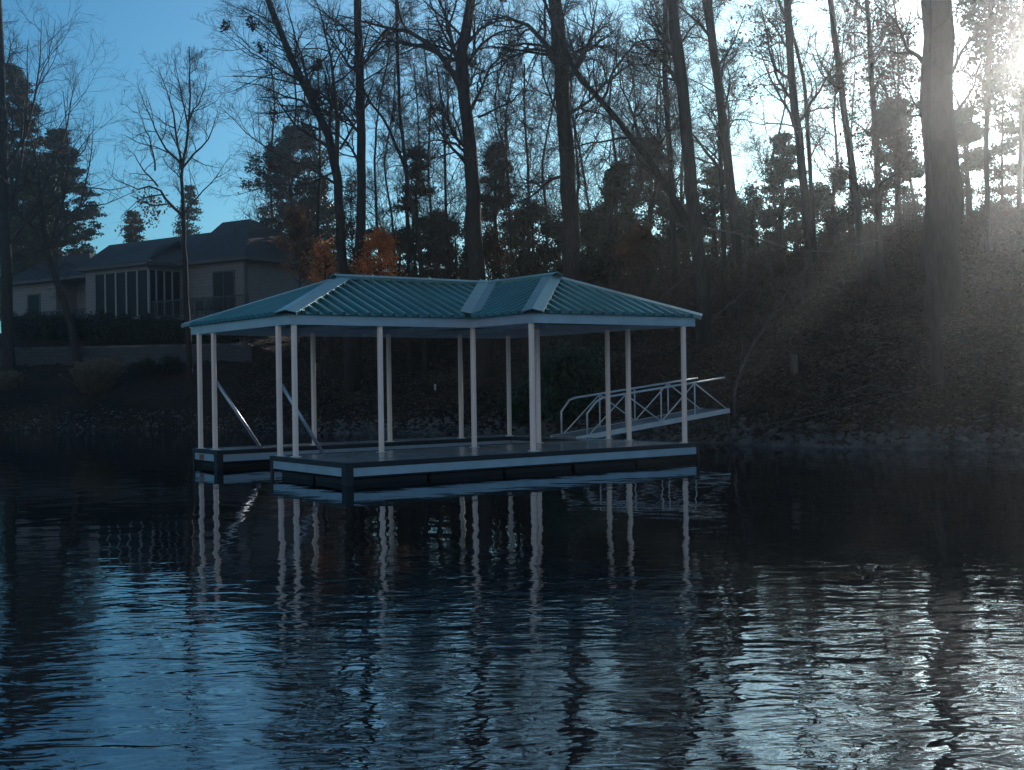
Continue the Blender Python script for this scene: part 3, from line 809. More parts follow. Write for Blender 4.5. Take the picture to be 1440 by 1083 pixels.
mb = MB(); hbox(mb, .1, aL1 - .1, 9.9, 10.1, GB, ZEH); mb.build('rear_wall', MT['siding'], house)
# corner boards
mb = MB(); mb.box((-0.12, -0.03, GB), (0.03, 0.12, ZEH)); mb.build('corner_board', MT['fascia'], house)
def window(a0, a1, b, z0, z1, mull=1, parent=house, name='window', split=None):
    mb = MB(); t = .09; y0, y1 = b - .05, b - .002
    hbox(mb, a0, a1, y0, y1, z1 - t, z1); hbox(mb, a0, a1, y0, y1, z0, z0 + t)
    hbox(mb, a0, a0 + t, y0, y1, z0 + t, z1 - t); hbox(mb, a1 - t, a1, y0, y1, z0 + t, z1 - t)
    for k in range(1, mull + 1):
        m = a0 + (a1 - a0) * k / (mull + 1); hbox(mb, m - .04, m + .04, y0, y1, z0 + t, z1 - t)
    w_ = mb.build(name, MT['fascia'], parent)
    mb = MB(); hbox(mb, a0 + t, a1 - t, b - .022, b - .012, z0 + t, z1 - t); mb.build('pane', MT['glass'], w_)
    return w_
window(A(331), A(300), 0, ZF + .05, ZF + 2.75, 1, name='glass_door')
window(A(57), A(39), 0, ZF - .1, ZF + 2.4, 0)
window(A(73), A(66), 0, ZF - .75, ZF + .6, 0); window(A(64), A(60), 0, ZF - .75, ZF + .6, 0)
window(A(96, 1.6), A(88, 1.6), 1.6, ZF + .05, ZF + 2.2, 0, name='porch_door')
# sunroom
fh2 = 0.35
sun = empty('sunroom'); sun.parent = house
mb = MB(); hbox(mb, aS0, aS1, SB, SB + .15, ZF - .25, ZF + .12); hbox(mb, aS0, aS0 + .15, SB + .15, 0, ZF - .25, ZF + .12)
hbox(mb, aS0, aS1, SB, SB + .15, ZEH - .55, ZEH - .1); hbox(mb, aS0, aS0 + .15, SB + .15, 0, ZEH - .55, ZEH - .1)
hbox(mb, aS1 - .15, aS1, SB + .15, 1.6, ZF - .25, ZEH - .1)
hbox(mb, A(134, SB), aS1, SB - .01, SB + .14, ZF + .12, ZEH - .55)
mb.build('sunroom_wall', MT['siding'], sun)
aa = A(134, SB)
for k in range(6):
    m = aS0 + (aa - aS0) * k / 5
    mb = MB(); hbox(mb, m - .02, m + .1, SB + .0, SB + .12, ZF + .12, ZEH - .55); mb.build('mullion', MT['trim'], sun)
mb = MB(); hbox(mb, aS0 + .05, aa, SB + .05, SB + .07, ZF + .12, ZEH - .55); mb.build('sunroom_glass', MT['glass'], sun)
mb = MB(); mb.box((-aS0 - .07, SB + .15, ZF + .12), (-aS0 - .05, -.02, ZEH - .55)); mb.build('side_glass', MT['glass'], sun)
for k in (1, 2, 3):
    y = SB + (0 - SB) * k / 4
    mb = MB(); mb.box((-aS0 - .1, y - .05, ZF + .12), (-aS0 + .01, y + .05, ZEH - .55)); mb.build('mullion', MT['trim'], sun)
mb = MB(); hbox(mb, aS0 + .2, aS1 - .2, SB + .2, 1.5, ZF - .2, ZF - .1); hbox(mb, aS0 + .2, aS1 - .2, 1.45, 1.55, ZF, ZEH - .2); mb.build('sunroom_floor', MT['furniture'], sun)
# foundation
mb = MB(); hbox(mb, .1, aL1 - .1, .05, .0 - .02, GB, ZF - .6); mb.build('foundation', MT['brick'], house)
# decks with railing
def deckrail(a0, a1, b0, b1, nm):
    d_ = empty(nm); d_.parent = house
    mb = MB(); hbox(mb, a0, a1, b0, b1, ZF - .28, ZF - .03); mb.build('platform', MT['fascia'], d_)
    mb = MB()
    hbox(mb, a0, a1, b0, b0 + .07, ZF + .9, ZF + .98); hbox(mb, a0, a1, b0, b0 + .05, ZF + .05, ZF + .1)
    n = int((a1 - a0) / .16)
    for k in range(n + 1):
        m = a0 + (a1 - a0) * k / n; w_ = .05 if k % 10 == 0 else .014
        hbox(mb, m - w_, m + w_, b0 + .01, b0 + .05, ZF + .1, ZF + .9)
    mb.build('railing', MT['rail_black'], d_)
    for k in range(int((a1 - a0) / 2.4) + 1):
        mb = MB(); m = a0 + .15 + k * 2.35; hbox(mb, m - .09, m + .09, b0 + .1, b0 + .28, GB - .3, ZF - .28)
        mb.build('support_post', MT['rail_black'], d_)
deckrail(A(348, -2.3), aS0 - .05, -2.3, -.03, 'deck')
deckrail(aS1 + .02, A(60, -1.6), -1.6, -.03, 'deck')
# eaves + roofs
def hiproof(nm, a0, a1, b0, b1, z, zr, ov=.55, parent=house, ra=None):
    x0, x1 = -a1 - ov, -a0 + ov; y0, y1 = b0 - ov, b1 + ov; h = (y1 - y0) / 2; yc = (y0 + y1) / 2
    ra0, ra1 = (x0 + h * .95, x1 - h * .95) if ra is None else (-ra[1], -ra[0])
    rt = empty(nm); rt.parent = parent
    mb = MB(); Pq = [(x0, y0, z), (x1, y0, z), (x1, y1, z), (x0, y1, z), (ra0, yc, zr), (ra1, yc, zr)]
    mb.v = Pq; mb.f = [(0, 1, 5, 4), (1, 2, 5), (2, 3, 4, 5), (3, 0, 4), (3, 2, 1, 0)]
    mb.build('shingles', MT['shingle'], rt)
    mb = MB(); mb.box((x0 + .01, y0 + .01, z - .22), (x1 - .01, y1 - .01, z - .012)); mb.build('gutter', MT['fascia'], rt)
a5 = 4.9
hiproof('roof', 0, A(265) - .2, 0, 10, ZEH, 12.75, ra=(a5, 7.6))
hiproof('roof', 5.5, A(100), .6, 10, ZEH + .02, 12.25, ra=(8, A(150, 5)))
hiproof('roof', A(133, 0), aL1, 0, 9.5, ZEH - .13, 11.75, ra=(A(131, 5), A(78, 5)))
hiproof('sunroom_roof', aS0, aS1, SB, 6.0, ZEH - .06, 11.3, ov=.4)
# porch furniture as things of their own
def chair(px, b, z, lab):
    a = A(px, b); p = H0 + hv * a + hb * b
    r = empty('patio_chair', (p.x, p.y, z), hrot + random.uniform(-.5, .5)); tag(r, lab, 'chair', 'patio chairs on the house deck')
    mb = MB(); mb.box((-.26, -.25, .42), (.26, .25, .47)); mb.build('seat', MT['furniture'], r)
    mb = MB(); mb.box((-.26, .22, .47), (.26, .26, .98)); mb.build('backrest', MT['furniture'], r)
    for sx in (-.24, .24):
        for sy in (-.23, .23):
            mb = MB(); mb.box((sx - .02, sy - .02, 0), (sx + .02, sy + .02, .42)); mb.build('leg', MT['furniture'], r)
chair(276, -1.0, ZF - .03, 'dark patio chair on the house deck, next to the sunroom')
chair(292, -1.0, ZF - .03, 'dark patio chair on the house deck, just left of the glass doors')

# ------------------------------------------------------------------ low plants, sign, stump
def shrub(name, label, p, rx_, h, leafm, n, seed, cat='shrub', group=None, size=.05, spread=1.0):
    rng = np.random.default_rng(seed)
    root = empty(name, (p[0], p[1], p[2])); tag(root, label, cat, group)
    ns = 26; P0 = rng.normal(0, rx_ * .15, (ns, 3)) * np.array([1, 1, 0]); P0[:, 2] = -.05
    a = rng.uniform(0, 6.28, ns); sp_ = rng.uniform(.1, .95, ns) * rx_ / max(h, .1) * 1.1
    D = np.stack([np.cos(a) * sp_, np.sin(a) * sp_, np.ones(ns)], 1)
    P1, R1 = grow(P0, D, h * rng.uniform(.6, .95, ns), np.full(ns, .014), 5, .12, .1, .4, rng)
    pp, dd, l2, r2 = children(P1, R1, np.full(ns, h), 9, .2, 1, .7, .32, .6, rng)
    P2, R2 = grow(pp, dd, l2, np.maximum(r2, .005), 3, .2, .3, .4, rng)
    Va, Fa = tubes(P1, R1, 5); Vb, Fb = tubes(P2, R2, 3)
    link('stems', np_mesh('stems', np.concatenate([Va, Vb]), np.concatenate([Fa, Fb + len(Va)])), MT['twig'], root)
    if n:
        Q = P2.reshape(-1, 3); cc = Q[rng.integers(0, len(Q), n)] + rng.normal(0, .07 * spread, (n, 3))
        cc[:, 2] = np.maximum(cc[:, 2], .02)
        V, Fq = leaf_quads(cc, size); link('foliage', np_mesh('foliage', V, Fq), MT[leafm], root)
    return root
def grass_clump(label, p, r, h, seed, n=900):
    rng = np.random.default_rng(seed); root = empty('ornamental_grass', tuple(p)); tag(root, label, 'grass clump')
    a = rng.uniform(0, 6.28, n); q = np.sqrt(rng.uniform(0, 1, n)) * r * .72
    P0 = np.stack([np.cos(a) * q, np.sin(a) * q, np.array([gz(p[0] + float(np.cos(a_)) * float(q_), p[1] + float(np.sin(a_)) * float(q_)) - p[2] - .05 for a_, q_ in zip(a, q)])], 1)
    D = np.stack([np.cos(a) * q / r * .38 + rng.normal(0, .1, n), np.sin(a) * q / r * .38 + rng.normal(0, .16, n), np.ones(n)], 1)
    P1, R1 = grow(P0, D, h * rng.uniform(.45, 1.08, n), np.full(n, .012), 5, .06, -.45, .3, rng)
    V, Fq = tubes(P1, R1, 3); link('blades', np_mesh('blades', V, Fq), MT['straw'], root)
    k = rng.integers(0, n, n * 5); cc = P1[k, -1] + rng.normal(0, .05, (len(k), 3)); V, Fq = leaf_quads(cc, .05); link('plumes', np_mesh('plumes', V, Fq), MT['straw'], root)
p = hit(137, 547); grass_clump('tan ornamental grass clump with pale plumes on the lawn below the retaining wall', p, 1.0, 1.35, 3)
p = hit(6, 545); grass_clump('dull ornamental grass clump round the foot of the trunk at the left edge', p, .9, .7, 4, 500)
hp = [(205, 524, .55), (240, 522, .6)]
shrub('shrub', 'left one of two small dark round shrubs in front of the retaining wall', hit(208, 530), .6, .95, 'boxwood', 5000, 61)
shrub('shrub', 'right one of two small dark round shrubs in front of the retaining wall', hit(243, 528), .6, 1.0, 'boxwood', 5000, 62)
hl = ['dark evergreen shrub at the far left corner of the house terrace', 'dark evergreen shrub left of the leaning tree on the terrace', 'dark evergreen shrub behind the leaning tree, under the porch', 'dark evergreen shrub under the left sunroom panes', 'dark evergreen shrub under the middle of the sunroom', 'dark evergreen shrub below the sunroom corner', 'dark evergreen shrub beside the forked tree, under the deck', 'dark evergreen shrub under the deck below the glass doors', 'dark evergreen shrub at the right end of the deck']
for k, (px_, hh) in enumerate(((44, 1.7), (75, 1.6), (105, 1.6), (140, 1.7), (172, 1.6), (203, 1.7), (235, 1.5), (285, 1.4), (320, 1.3))):
    dd_ = 67.5 - (px_ - 44) / 276 * 5 + (0.8 if k > 5 else 0); q = at(px_, 470, dd_); q.z = gz(q.x, q.y)
    shrub('terrace_shrub', hl[k], q, 1.25, hh - .15, 'boxwood', 11000, 70 + k, size=.075, spread=2.0)
q = hit(800, 603); shrub('holly_bush', 'big dark green holly bush on the bank behind the gangway foot', q, 1.3, 3.0, 'holly', 16000, 81, size=.07, spread=2.2)
q = hit(740, 600); shrub('holly_bush', 'smaller dark holly bush left of the big one on the bank', q, .8, 1.6, 'holly', 5000, 82, size=.07, spread=2.)
# wooden stump post
q = hit(1117, 528); mb = MB(); mb.tube([(0, 0, -.2), (0.01, 0, .3), (.0, .01, .62)], [.13, .115, .11], 12)
o = mb.build('wooden_post', MT['wood'], smooth=True); o.location = q; tag(o, 'short brown cut wooden post standing on the right bank', 'post')
q = hit(612, 553); r = empty('marker_stake', tuple(q)); tag(r, 'small pale marker stake on the bank behind the dock', 'stake')
mb = MB(); mb.box((-.02, -.02, -.1), (.02, .02, .3)); mb.build('stake', MT['wood'], r)
mb = MB(); mb.box((-.045, -.035, .12), (.045, -.022, .36)); mb.build('plate', MT['white'], r)
mb = MB(); q = hit(1040, 580) ; mb.tube([(0, 0, -.2), (-.02, 0, .55), (-.05, 0, 1.1)], [.035, .03, .025], 8); o = mb.build('pale_stake', MT['deadwood'], smooth=True); o.location = at(1026, 592, 33.8); o.location.z = gz(o.location.x, o.location.y); tag(o, 'thin pale stake standing at the shore end of the gangway', 'stake')
# sparse saplings and stalks on the leafy slope
def slope_brush():
    rng = np.random.default_rng(123); n = 520
    px = rng.uniform(480, 1500, n); s0 = rng.uniform(2.0, 26, n); y = np.full(n, 45.0)
    for _ in range(12): y = 0.5 * y + 0.5 * (np.interp((px - 720) / 1665 * y, SX, SY) + s0)
    x = (px - 720) / 1665 * y; P0 = np.stack([x, y, ground(x, y) - .05], 1); D = rng.normal(0, .35, (n, 3)); D[:, 2] = 1
    L0 = rng.uniform(.25, 1.3, n); P1, R1 = grow(P0, D, L0, np.full(n, .009), 5, .14, .1, .3, rng)
    pp, dd, l2, r2 = children(P1, R1, L0, 4, .3, 1, .7, .4, .6, rng); P2, R2 = grow(pp, dd, l2, np.full(len(l2), .005), 3, .15, .2, .4, rng)
    Va, Fa = tubes(P1, R1, 4); Vb, Fb = tubes(P2, R2, 3)
    # fallen sticks
    m = 420; px = rng.uniform(420, 1500, m); s0 = rng.uniform(0.8, 22, m); y = np.full(m, 45.0)
    for _ in range(12): y = 0.5 * y + 0.5 * (np.interp((px - 720) / 1665 * y, SX, SY) + s0)
    x = (px - 720) / 1665 * y; P0 = np.stack([x, y, ground(x, y) + .06], 1); D = rng.normal(0, 1, (m, 3)); D[:, 2] *= .12; D[:, 1] *= .5
    P3, R3 = grow(P0, D, rng.uniform(.3, 1.8, m), rng.uniform(.008, .026, m), 4, .12, 0.0, .3, rng); Vc, Fc = tubes(P3, R3, 4)
    tag(link('slope_brush', np_mesh('slope_brush', np.concatenate([Va, Vb, Vc]), np.concatenate([Fa, Fb + len(Va), Fc + len(Va) + len(Vb)])), MT['bark']), 'thin dead stalks and fallen sticks scattered over the leafy bank', 'brush', kind='stuff')
slope_brush()
# dead limbs lying and leaning on the right slope
def dead(label, pts, w, seed, off=.12, name='dead_branch', nb=6, lift=None):
    rng = np.random.default_rng(seed); P = []
    for k_, (px_, py_) in enumerate(pts):
        h_ = hit(px_, py_) if lift is None else at(px_, py_, lift)
        if lift is None: h_ = h_ + Vector((0, -off, off))
        P.append(np.array(h_))
    o0 = P[0].copy(); Q, l_ = resample(P, 14); Q[1:-1] += rng.normal(0, .035, (12, 3)); R = np.linspace(w, w * .3, 14)
    p_, d_, ln, rr = children(Q[None], R[None], np.array([l_]), nb, .2, 1, .8, .3, .5, rng); P2, R2 = grow(p_, d_, ln, rr, 5, .2, .3, .3, rng)
    p_, d_, ln, rr = children(P2, R2, ln, 3, .2, 1, .7, .5, .6, rng); P3, R3 = grow(p_, d_, ln, rr, 3, .2, .2, .3, rng)
    V1_, F1_ = tubes(Q[None], R[None], 7); V2, F2 = tubes(P2, R2, 5); V3, F3 = tubes(P3, R3, 3)
    o = link(name, np_mesh(name, np.concatenate([V1_, V2, V3]) - o0, np.concatenate([F1_, F2 + len(V1_), F3 + len(V1_) + len(V2)])), MT['deadwood'], smooth=True)
    o.location = tuple(o0); tag(o, label, 'fallen branch')
dead('long bleached dead limb leaning up the slope right of the gangway', [(1040, 622), (1030, 560), (1050, 500), (1085, 445), (1110, 400), (1150, 366)], .055, 91, lift=34.5)
dead('thin dead limb hanging beside the dock roof end', [(1000, 455), (1025, 430), (1050, 405), (1082, 370)], .035, 92, lift=38)
dead('long fallen limb lying level across the top of the slope', [(955, 318), (1020, 324), (1090, 345), (1160, 355), (1235, 338)], .05, 93, lift=44, nb=10)
dead('curved pale fallen branch with its foot in the water right of the dock', [(1045, 636), (1070, 622), (1100, 605), (1128, 583)], .035, 94, off=.1)
dead('thin upright dead sapling standing behind the gangway end', [(1020, 552), (1017, 500), (1022, 455)], .016, 95, lift=34.6)
dead('grey dead limb fallen down the slope above the dock roof', [(905, 440), (935, 415), (965, 385), (1010, 368)], .045, 96, lift=43)
dead('broken branch lying on the leaves below the pair of big trunks', [(1185, 560), (1225, 548), (1275, 560)], .03, 97)

# ------------------------------------------------------------------ trees
B = 'bare deciduous trees on the bank'
tree('bare_tree', 'tall bare tree with straight trunk at the very left edge of the lawn', [(12, 527), (9, 400), (4, 200), (-4, -10)], w=17, wt=11, limbs=[dict(p=[(7, 320), (30, 250), (42, 160), (45, 60)], w=6), dict(p=[(5, 240), (40, 190), (58, 100), (62, 30)], w=5), dict(p=[(8, 350), (50, 290), (90, 200), (108, 110)], w=6)], height=20, limb_n=14, limb_len=4.2, limb_t0=.35, up=1.0, sub=(11, 8, 5), seed=1)
tree('leaning_tree', 'slim bare tree leaning left over the lawn in front of the house', [(113, 516), (96, 440), (72, 372), (66, 345)], w=11, wt=8, limbs=[dict(p=[(66, 345), (40, 312), (14, 285), (-20, 250)], w=6), dict(p=[(68, 345), (62, 300), (60, 240), (36, 130)], w=6), dict(p=[(70, 347), (88, 290), (100, 220), (92, 130)], w=6), dict(p=[(66, 345), (20, 368), (0, 378)], w=3), dict(p=[(70, 350), (110, 300), (128, 230), (132, 160)], w=4)], height=8.5, limb_n=3, limb_len=2.5, up=.9, sub=(9, 8, 5), seed=2)
tree('forked_tree', 'slender bare tree with forked open crown standing alone before the house', [(268, 546), (263, 430), (259, 330), (255, 238), (265, 190), (267, 120), (266, 66)], w=10, wt=1.2, limbs=[
    dict(p=[(257, 303), (240, 293), (229, 272), (215, 258), (190, 265), (160, 250), (148, 240)], w=5), dict(p=[(222, 262), (205, 244), (192, 222), (180, 205)], w=3), dict(p=[(255, 238), (247, 190), (240, 150), (225, 110), (215, 85)], w=4.5),
    dict(p=[(253, 228), (235, 212), (220, 190), (205, 160), (193, 130)], w=4), dict(p=[(257, 236), (283, 205), (298, 175), (303, 145)], w=3.5), dict(p=[(218, 240), (218, 215), (205, 180), (195, 150)], w=3), dict(p=[(264, 180), (256, 130), (250, 100), (243, 80)], w=3), dict(p=[(266, 170), (285, 130), (292, 100)], w=2.6), dict(p=[(258, 300), (285, 270), (310, 240), (325, 215)], w=2.6)],
    height=13.9, limb_n=13, limb_len=2.1, limb_t0=.55, up=.8, sub=(7, 6, 4), seed=3, leaf='brownleaf', leaf_n=260, leaf_size=.09, leaf_region=(.4, .66), leaf_spread=.3)
tree('spreading_tree', 'bare tree leaning left with wide arching crown behind the dock roof peak', [(489, 440), (480, 340), (474, 250), (462, 190), (440, 145), (410, 85), (372, -10)], w=17, wt=8, d=50, limbs=[
    dict(p=[(473, 235), (474, 150), (466, 70), (440, -10)], w=8), dict(p=[(460, 190), (430, 138), (395, 133), (360, 112), (318, 108)], w=5), dict(p=[(478, 262), (440, 238), (400, 225), (350, 192), (310, 150)], w=4.5),
    dict(p=[(445, 150), (400, 60), (350, 20), (318, 5)], w=5), dict(p=[(430, 120), (380, 90), (335, 60), (310, 35)], w=4), dict(p=[(474, 240), (430, 262), (380, 258), (330, 275)], w=3.4), dict(p=[(440, 140), (410, 30), (395, -20)], w=5), dict(p=[(478, 210), (510, 150), (540, 80)], w=4)],
    height=19, limb_n=10, limb_len=4.2, limb_t0=.5, up=.5, sub=(11, 8, 5), seed=5, leaf='brownleaf', leaf_n=420, leaf_size=.1, leaf_spread=.12)
tree('straight_tree', 'straight slim dark trunk rising beside the leaning wide-crowned tree', [(499, 537), (503, 400), (509, 260), (506, 120), (502, -10)], w=15, wt=11, limbs=[dict(p=[(508, 95), (530, 62), (555, 30), (570, 0)], w=5), dict(p=[(506, 90), (480, 60), (470, 20)], w=4)], height=21, limb_n=14, limb_len=4, limb_t0=.45, seed=6, sub=(10, 8, 5))
tree('thin_tree', 'thin bare tree curving left between the straight trunk and the thick forked trunk', [(596, 420), (588, 330), (568, 230), (540, 165), (517, 142), (505, 110)], d=52, w=8, wt=3, height=14, limb_n=10, limb_len=2.6, seed=7, sub=(9, 8, 4))
tree('thin_tree', 'thin upright bare tree just left of the thick forked trunk', [(575, 400), (572, 240), (562, 160), (557, -10)], d=53, w=6, wt=4, height=17, limb_n=14, limb_len=3, seed=8, sub=(9, 8, 4), limb_t0=.25)
tree('thick_forked_tree', 'thick dark tree forking low with a long arching left limb behind the dock', [(676, 470), (672, 395), (667, 300), (661, 205), (650, 125), (653, 60), (664, -10)], w=28, wt=13, d=49, limbs=[
    dict(p=[(648, 124), (618, 78), (588, 52), (545, 42), (505, 32), (478, 28)], w=10), dict(p=[(651, 120), (637, 62), (627, 20), (612, -20)], w=11), dict(p=[(655, 215), (640, 200), (618, 195), (580, 200)], w=5), dict(p=[(658, 60), (680, 35), (700, 28), (730, 30)], w=6),
    dict(p=[(672, 165), (690, 158), (718, 150), (745, 120)], w=4), dict(p=[(545, 42), (520, 70), (508, 90)], w=5), dict(p=[(640, 75), (610, 20), (600, -15)], w=5), dict(p=[(668, 290), (700, 260), (730, 250)], w=3.2)],
    height=20.5, limb_n=13, limb_len=4.5, limb_t0=.4, sub=(11, 9, 5), seed=9, leaf='brownleaf', leaf_n=300, leaf_size=.09, leaf_spread=.12)
tree('big_limbed_tree', 'big dark trunk with limbs arching left and up, right of the forked tree', [(812, 470), (805, 380), (803, 300), (798, 200), (790, 90), (780, -10)], w=25, wt=19, d=48, limbs=[
    dict(p=[(791, 98), (765, 62), (742, 38), (712, 28), (675, 37)], w=10), dict(p=[(800, 112), (818, 85), (832, 50), (842, -15)], w=8), dict(p=[(793, 90), (757, 72), (718, 78), (697, 98), (702, 150), (708, 205)], w=4.5),
    dict(p=[(798, 185), (778, 150), (764, 115), (758, 28)], w=4.5), dict(p=[(802, 246), (775, 250), (745, 278), (712, 287)], w=5.5), dict(p=[(812, 300), (812, 240), (805, 150), (800, 100)], w=5), dict(p=[(804, 100), (826, 60), (850, 30), (880, 10)], w=5)],
    height=21, limb_n=10, limb_len=4.4, limb_t0=.45, sub=(11, 9, 5), seed=10)
tree('leaning_tree', 'long dark trunk leaning far to the left across its upright neighbours', [(993, 450), (985, 385), (972, 325), (950, 283), (905, 213), (850, 147), (812, 108), (785, 50)], w=14, wt=6, d=43, limbs=[dict(p=[(905, 213), (890, 160), (870, 110), (880, 70)], w=5), dict(p=[(950, 283), (935, 220), (900, 195)], w=4), dict(p=[(845, 145), (868, 90), (895, 60), (920, 72), (935, 90)], w=5)], height=14, limb_n=10, limb_len=3.5, limb_t0=.4, sub=(11, 8, 5), seed=11)
tree('tall_tree', 'tall grey trunk rising at the foot of the long leaning tree', [(992, 446), (983, 370), (974, 290), (963, 150), (952, 60), (944, -10)], w=21, wt=15, d=42, limbs=[dict(p=[(955, 92), (935, 60), (915, 55), (892, 60), (865, 100)], w=5)], height=20, limb_n=12, limb_len=4.2, limb_t0=.45, sub=(10, 8, 5), seed=12)
tree('tall_tree', 'slim dark trunk left of the grey trunk, standing further back', [(948, 350), (942, 230), (935, 110), (936, -10)], d=52, w=9, wt=7, height=18, limb_n=14, limb_len=3.6, limb_t0=.2, sub=(9, 8, 4), seed=13)
tree('tall_tree', 'dark tall trunk slanting left, midway between grey trunk and paired thin trunks', [(1036, 345), (1026, 250), (1013, 140), (1000, 50), (990, -10)], d=46, w=15, wt=11, height=18, limb_n=14, limb_len=4, limb_t0=.3, sub=(10, 8, 5), seed=14, leaf='brownleaf', leaf_n=400, leaf_size=.08, leaf_region=(.15, .7), leaf_spread=.25)
tree('tall_tree', 'thinner second stem standing tight beside the slanting dark trunk', [(1018, 345), (1014, 250), (1012, 180), (1010, 100), (997, -10)], d=47, w=8, wt=5, height=17, limb_n=8, limb_len=3, limb_t0=.3, sub=(6, 6, 3), seed=15)
tree('tall_tree', 'straight dark trunk, thicker of the pair in front of the bright sky', [(1139, 352), (1128, 240), (1115, 120), (1106, -10)], w=13, wt=10, d=47, height=19, limb_n=14, limb_len=4, limb_t0=.3, sub=(10, 8, 5), seed=16, leaf='brownleaf', leaf_n=450, leaf_size=.08, leaf_region=(.1, .65), leaf_spread=.3)
tree('thin_tree', 'thin curved trunk, thinner of the pair in front of the bright sky', [(1145, 350), (1140, 240), (1131, 110), (1113, 40), (1095, 5)], w=7, wt=4, d=48, height=15, limb_n=9, limb_len=3, limb_t0=.3, sub=(9, 8, 4), seed=17)
tree('tall_tree', 'slim trunk slanting left, alone between the trunk pair and the oak still in leaf', [(1212, 355), (1198, 235), (1182, 115), (1166, -10)], w=11, wt=8, d=48, height=19, limb_n=13, limb_len=3.6, limb_t0=.3, sub=(9, 8, 4), seed=18, leaf='brownleaf', leaf_n=300, leaf_size=.08, leaf_region=(.2, .7), leaf_spread=.3)
tree('young_oak', 'young oak still holding dark brown leaves left of the huge trunk', [(1236, 352), (1234, 240), (1226, 110), (1218, -10)], w=10, wt=6, d=46, height=16.5, limb_n=30, limb_len=3.0, limb_t0=.12, up=.3, sub=(8, 6, 3), seed=19, leaf='brownleaf', leaf_n=2600, leaf_size=.08, leaf_region=(.05, .85), leaf_spread=.28)
tree('huge_tree', 'huge thick straight trunk towering on the right slope', [(1327, 440), (1321, 320), (1317, 150), (1314, -10)], w=50, wt=42, height=24, limbs=[dict(p=[(1298, 88), (1276, 68), (1258, 30), (1228, 5)], w=7), dict(p=[(1300, 165), (1275, 165), (1262, 160), (1240, 200)], w=4), dict(p=[(1334, 170), (1352, 150), (1370, 120), (1385, 60)], w=5), dict(p=[(1335, 110), (1350, 70), (1385, 40), (1420, 5)], w=5)], limb_n=9, limb_len=6, limb_t0=.55, sub=(10, 8, 5), seed=20)
tree('slim_pale_tree', 'slimmer pale trunk standing below the huge trunk on the bank', [(1321, 546), (1316, 470), (1313, 410), (1311, 330), (1306, 200), (1306, 100)], w=17, wt=5, height=13, limb_n=10, limb_len=2.6, limb_t0=.5, sub=(6, 6, 3), seed=21)
tree('twin_stem_tree', 'narrow second stem growing tight against the right side of the huge trunk', [(1346, 420), (1339, 300), (1334, 150), (1330, -10)], w=11, wt=9, height=20, d=42, limb_n=8, limb_len=4, limb_t0=.4, sub=(6, 6, 3), seed=22)
# right-hand thin trunks before the glare
tree('thin_tree', 'thin straight trunk, leftmost between huge trunk and right picture edge', [(1389, 330), (1387, 200), (1391, 90), (1393, -10)], w=8, wt=6, d=46, height=18, limb_n=20, limb_len=2.6, limb_t0=.3, sub=(6, 6, 3), seed=23, leaf='pine', leaf_n=5200, leaf_size=.11, leaf_region=(.25, .95), leaf_spread=.22)
tree('thin_tree', 'thin trunk close to the right picture edge before the glare', [(1432, 325), (1436, 200), (1438, 90), (1440, -10)], w=7, wt=5, d=50, height=18, limb_n=18, limb_len=2.6, limb_t0=.2, sub=(6, 6, 3), seed=24, leaf='pine', leaf_n=5200, leaf_size=.11, leaf_region=(.15, .95), leaf_spread=.22)
tree('spindly_tree', 'spindly bare tree in the gap right of the young oak', [(1268, 345), (1262, 200), (1264, 90)], w=5, wt=3, d=52, height=13, limb_n=16, limb_len=2.4, limb_t0=.2, up=.8, sub=(9, 8, 4), seed=25, leaf='brownleaf', leaf_n=1500, leaf_size=.08, leaf_spread=.25)
# off to the right of the frame, the wood goes on and stands before the low sun
for k, (px_, w_) in enumerate(((1475, 14), (1520, 20), (1570, 12), (1640, 18))):
    tree('tall_tree', 'bare tree of the wood beyond the right picture edge', [(px_, 330), (px_ - 6, 150), (px_ - 8, -10)], d=40 + 3 * (k % 3), w=w_, wt=w_ * .8, height=20, limb_n=12, limb_len=4, limb_t0=.3, sub=(6, 5, 3), seed=30 + k, group='trees beyond the right edge')
# background wood: thin trunks further back on the crest
bg = [(452, 62, 7), (537, 60, 6), (556, 66, 5), (612, 64, 6), (633, 60, 7), (694, 66, 6), (722, 60, 5), (741, 64, 7), (765, 68, 6), (832, 62, 6), (858, 57, 7), (882, 64, 5), (915, 58, 6), (928, 66, 5), (962, 60, 7), (1002, 58, 6), (1052, 60, 5), (1072, 56, 6), (1090, 62, 5), (1108, 58, 5), (1160, 60, 6), (1180, 55, 5), (1192, 62, 5), (1252, 60, 7), (1282, 57, 5), (1290, 54, 6), (1362, 58, 5), (1376, 55, 6), (1408, 60, 5), (1420, 56, 6), (1455, 60, 5), (402, 74, 7), (382, 80, 6), (1030, 63, 5), (792, 63, 5), (660, 70, 5), (585, 70, 5), (1225, 66, 5)]
for k, (px_, d_, w_) in enumerate(bg):
    if px_ > 1000 and k % 2: continue
    r = np.random.default_rng(300 + k); ln = r.normal(0, 10)
    tree('background_tree', 'thin bare tree in the woods on the crest behind the shore', [(px_, 400), (px_ + ln * .3 + r.normal(0, 5), 320), (px_ + ln * .6 + r.normal(0, 7), 230), (px_ + ln + r.normal(0, 9), 150), (px_ + ln * 1.8, 90)], d=d_, w=w_ * 40 / d_ + 1, wt=w_ * .35, height=r.uniform(12, 17), limb_n=16, limb_len=4.0, limb_t0=.15, up=.8, sub=(9, 7, 4), seed=100 + k, group='thin background trees on the crest', twig_r=.009)
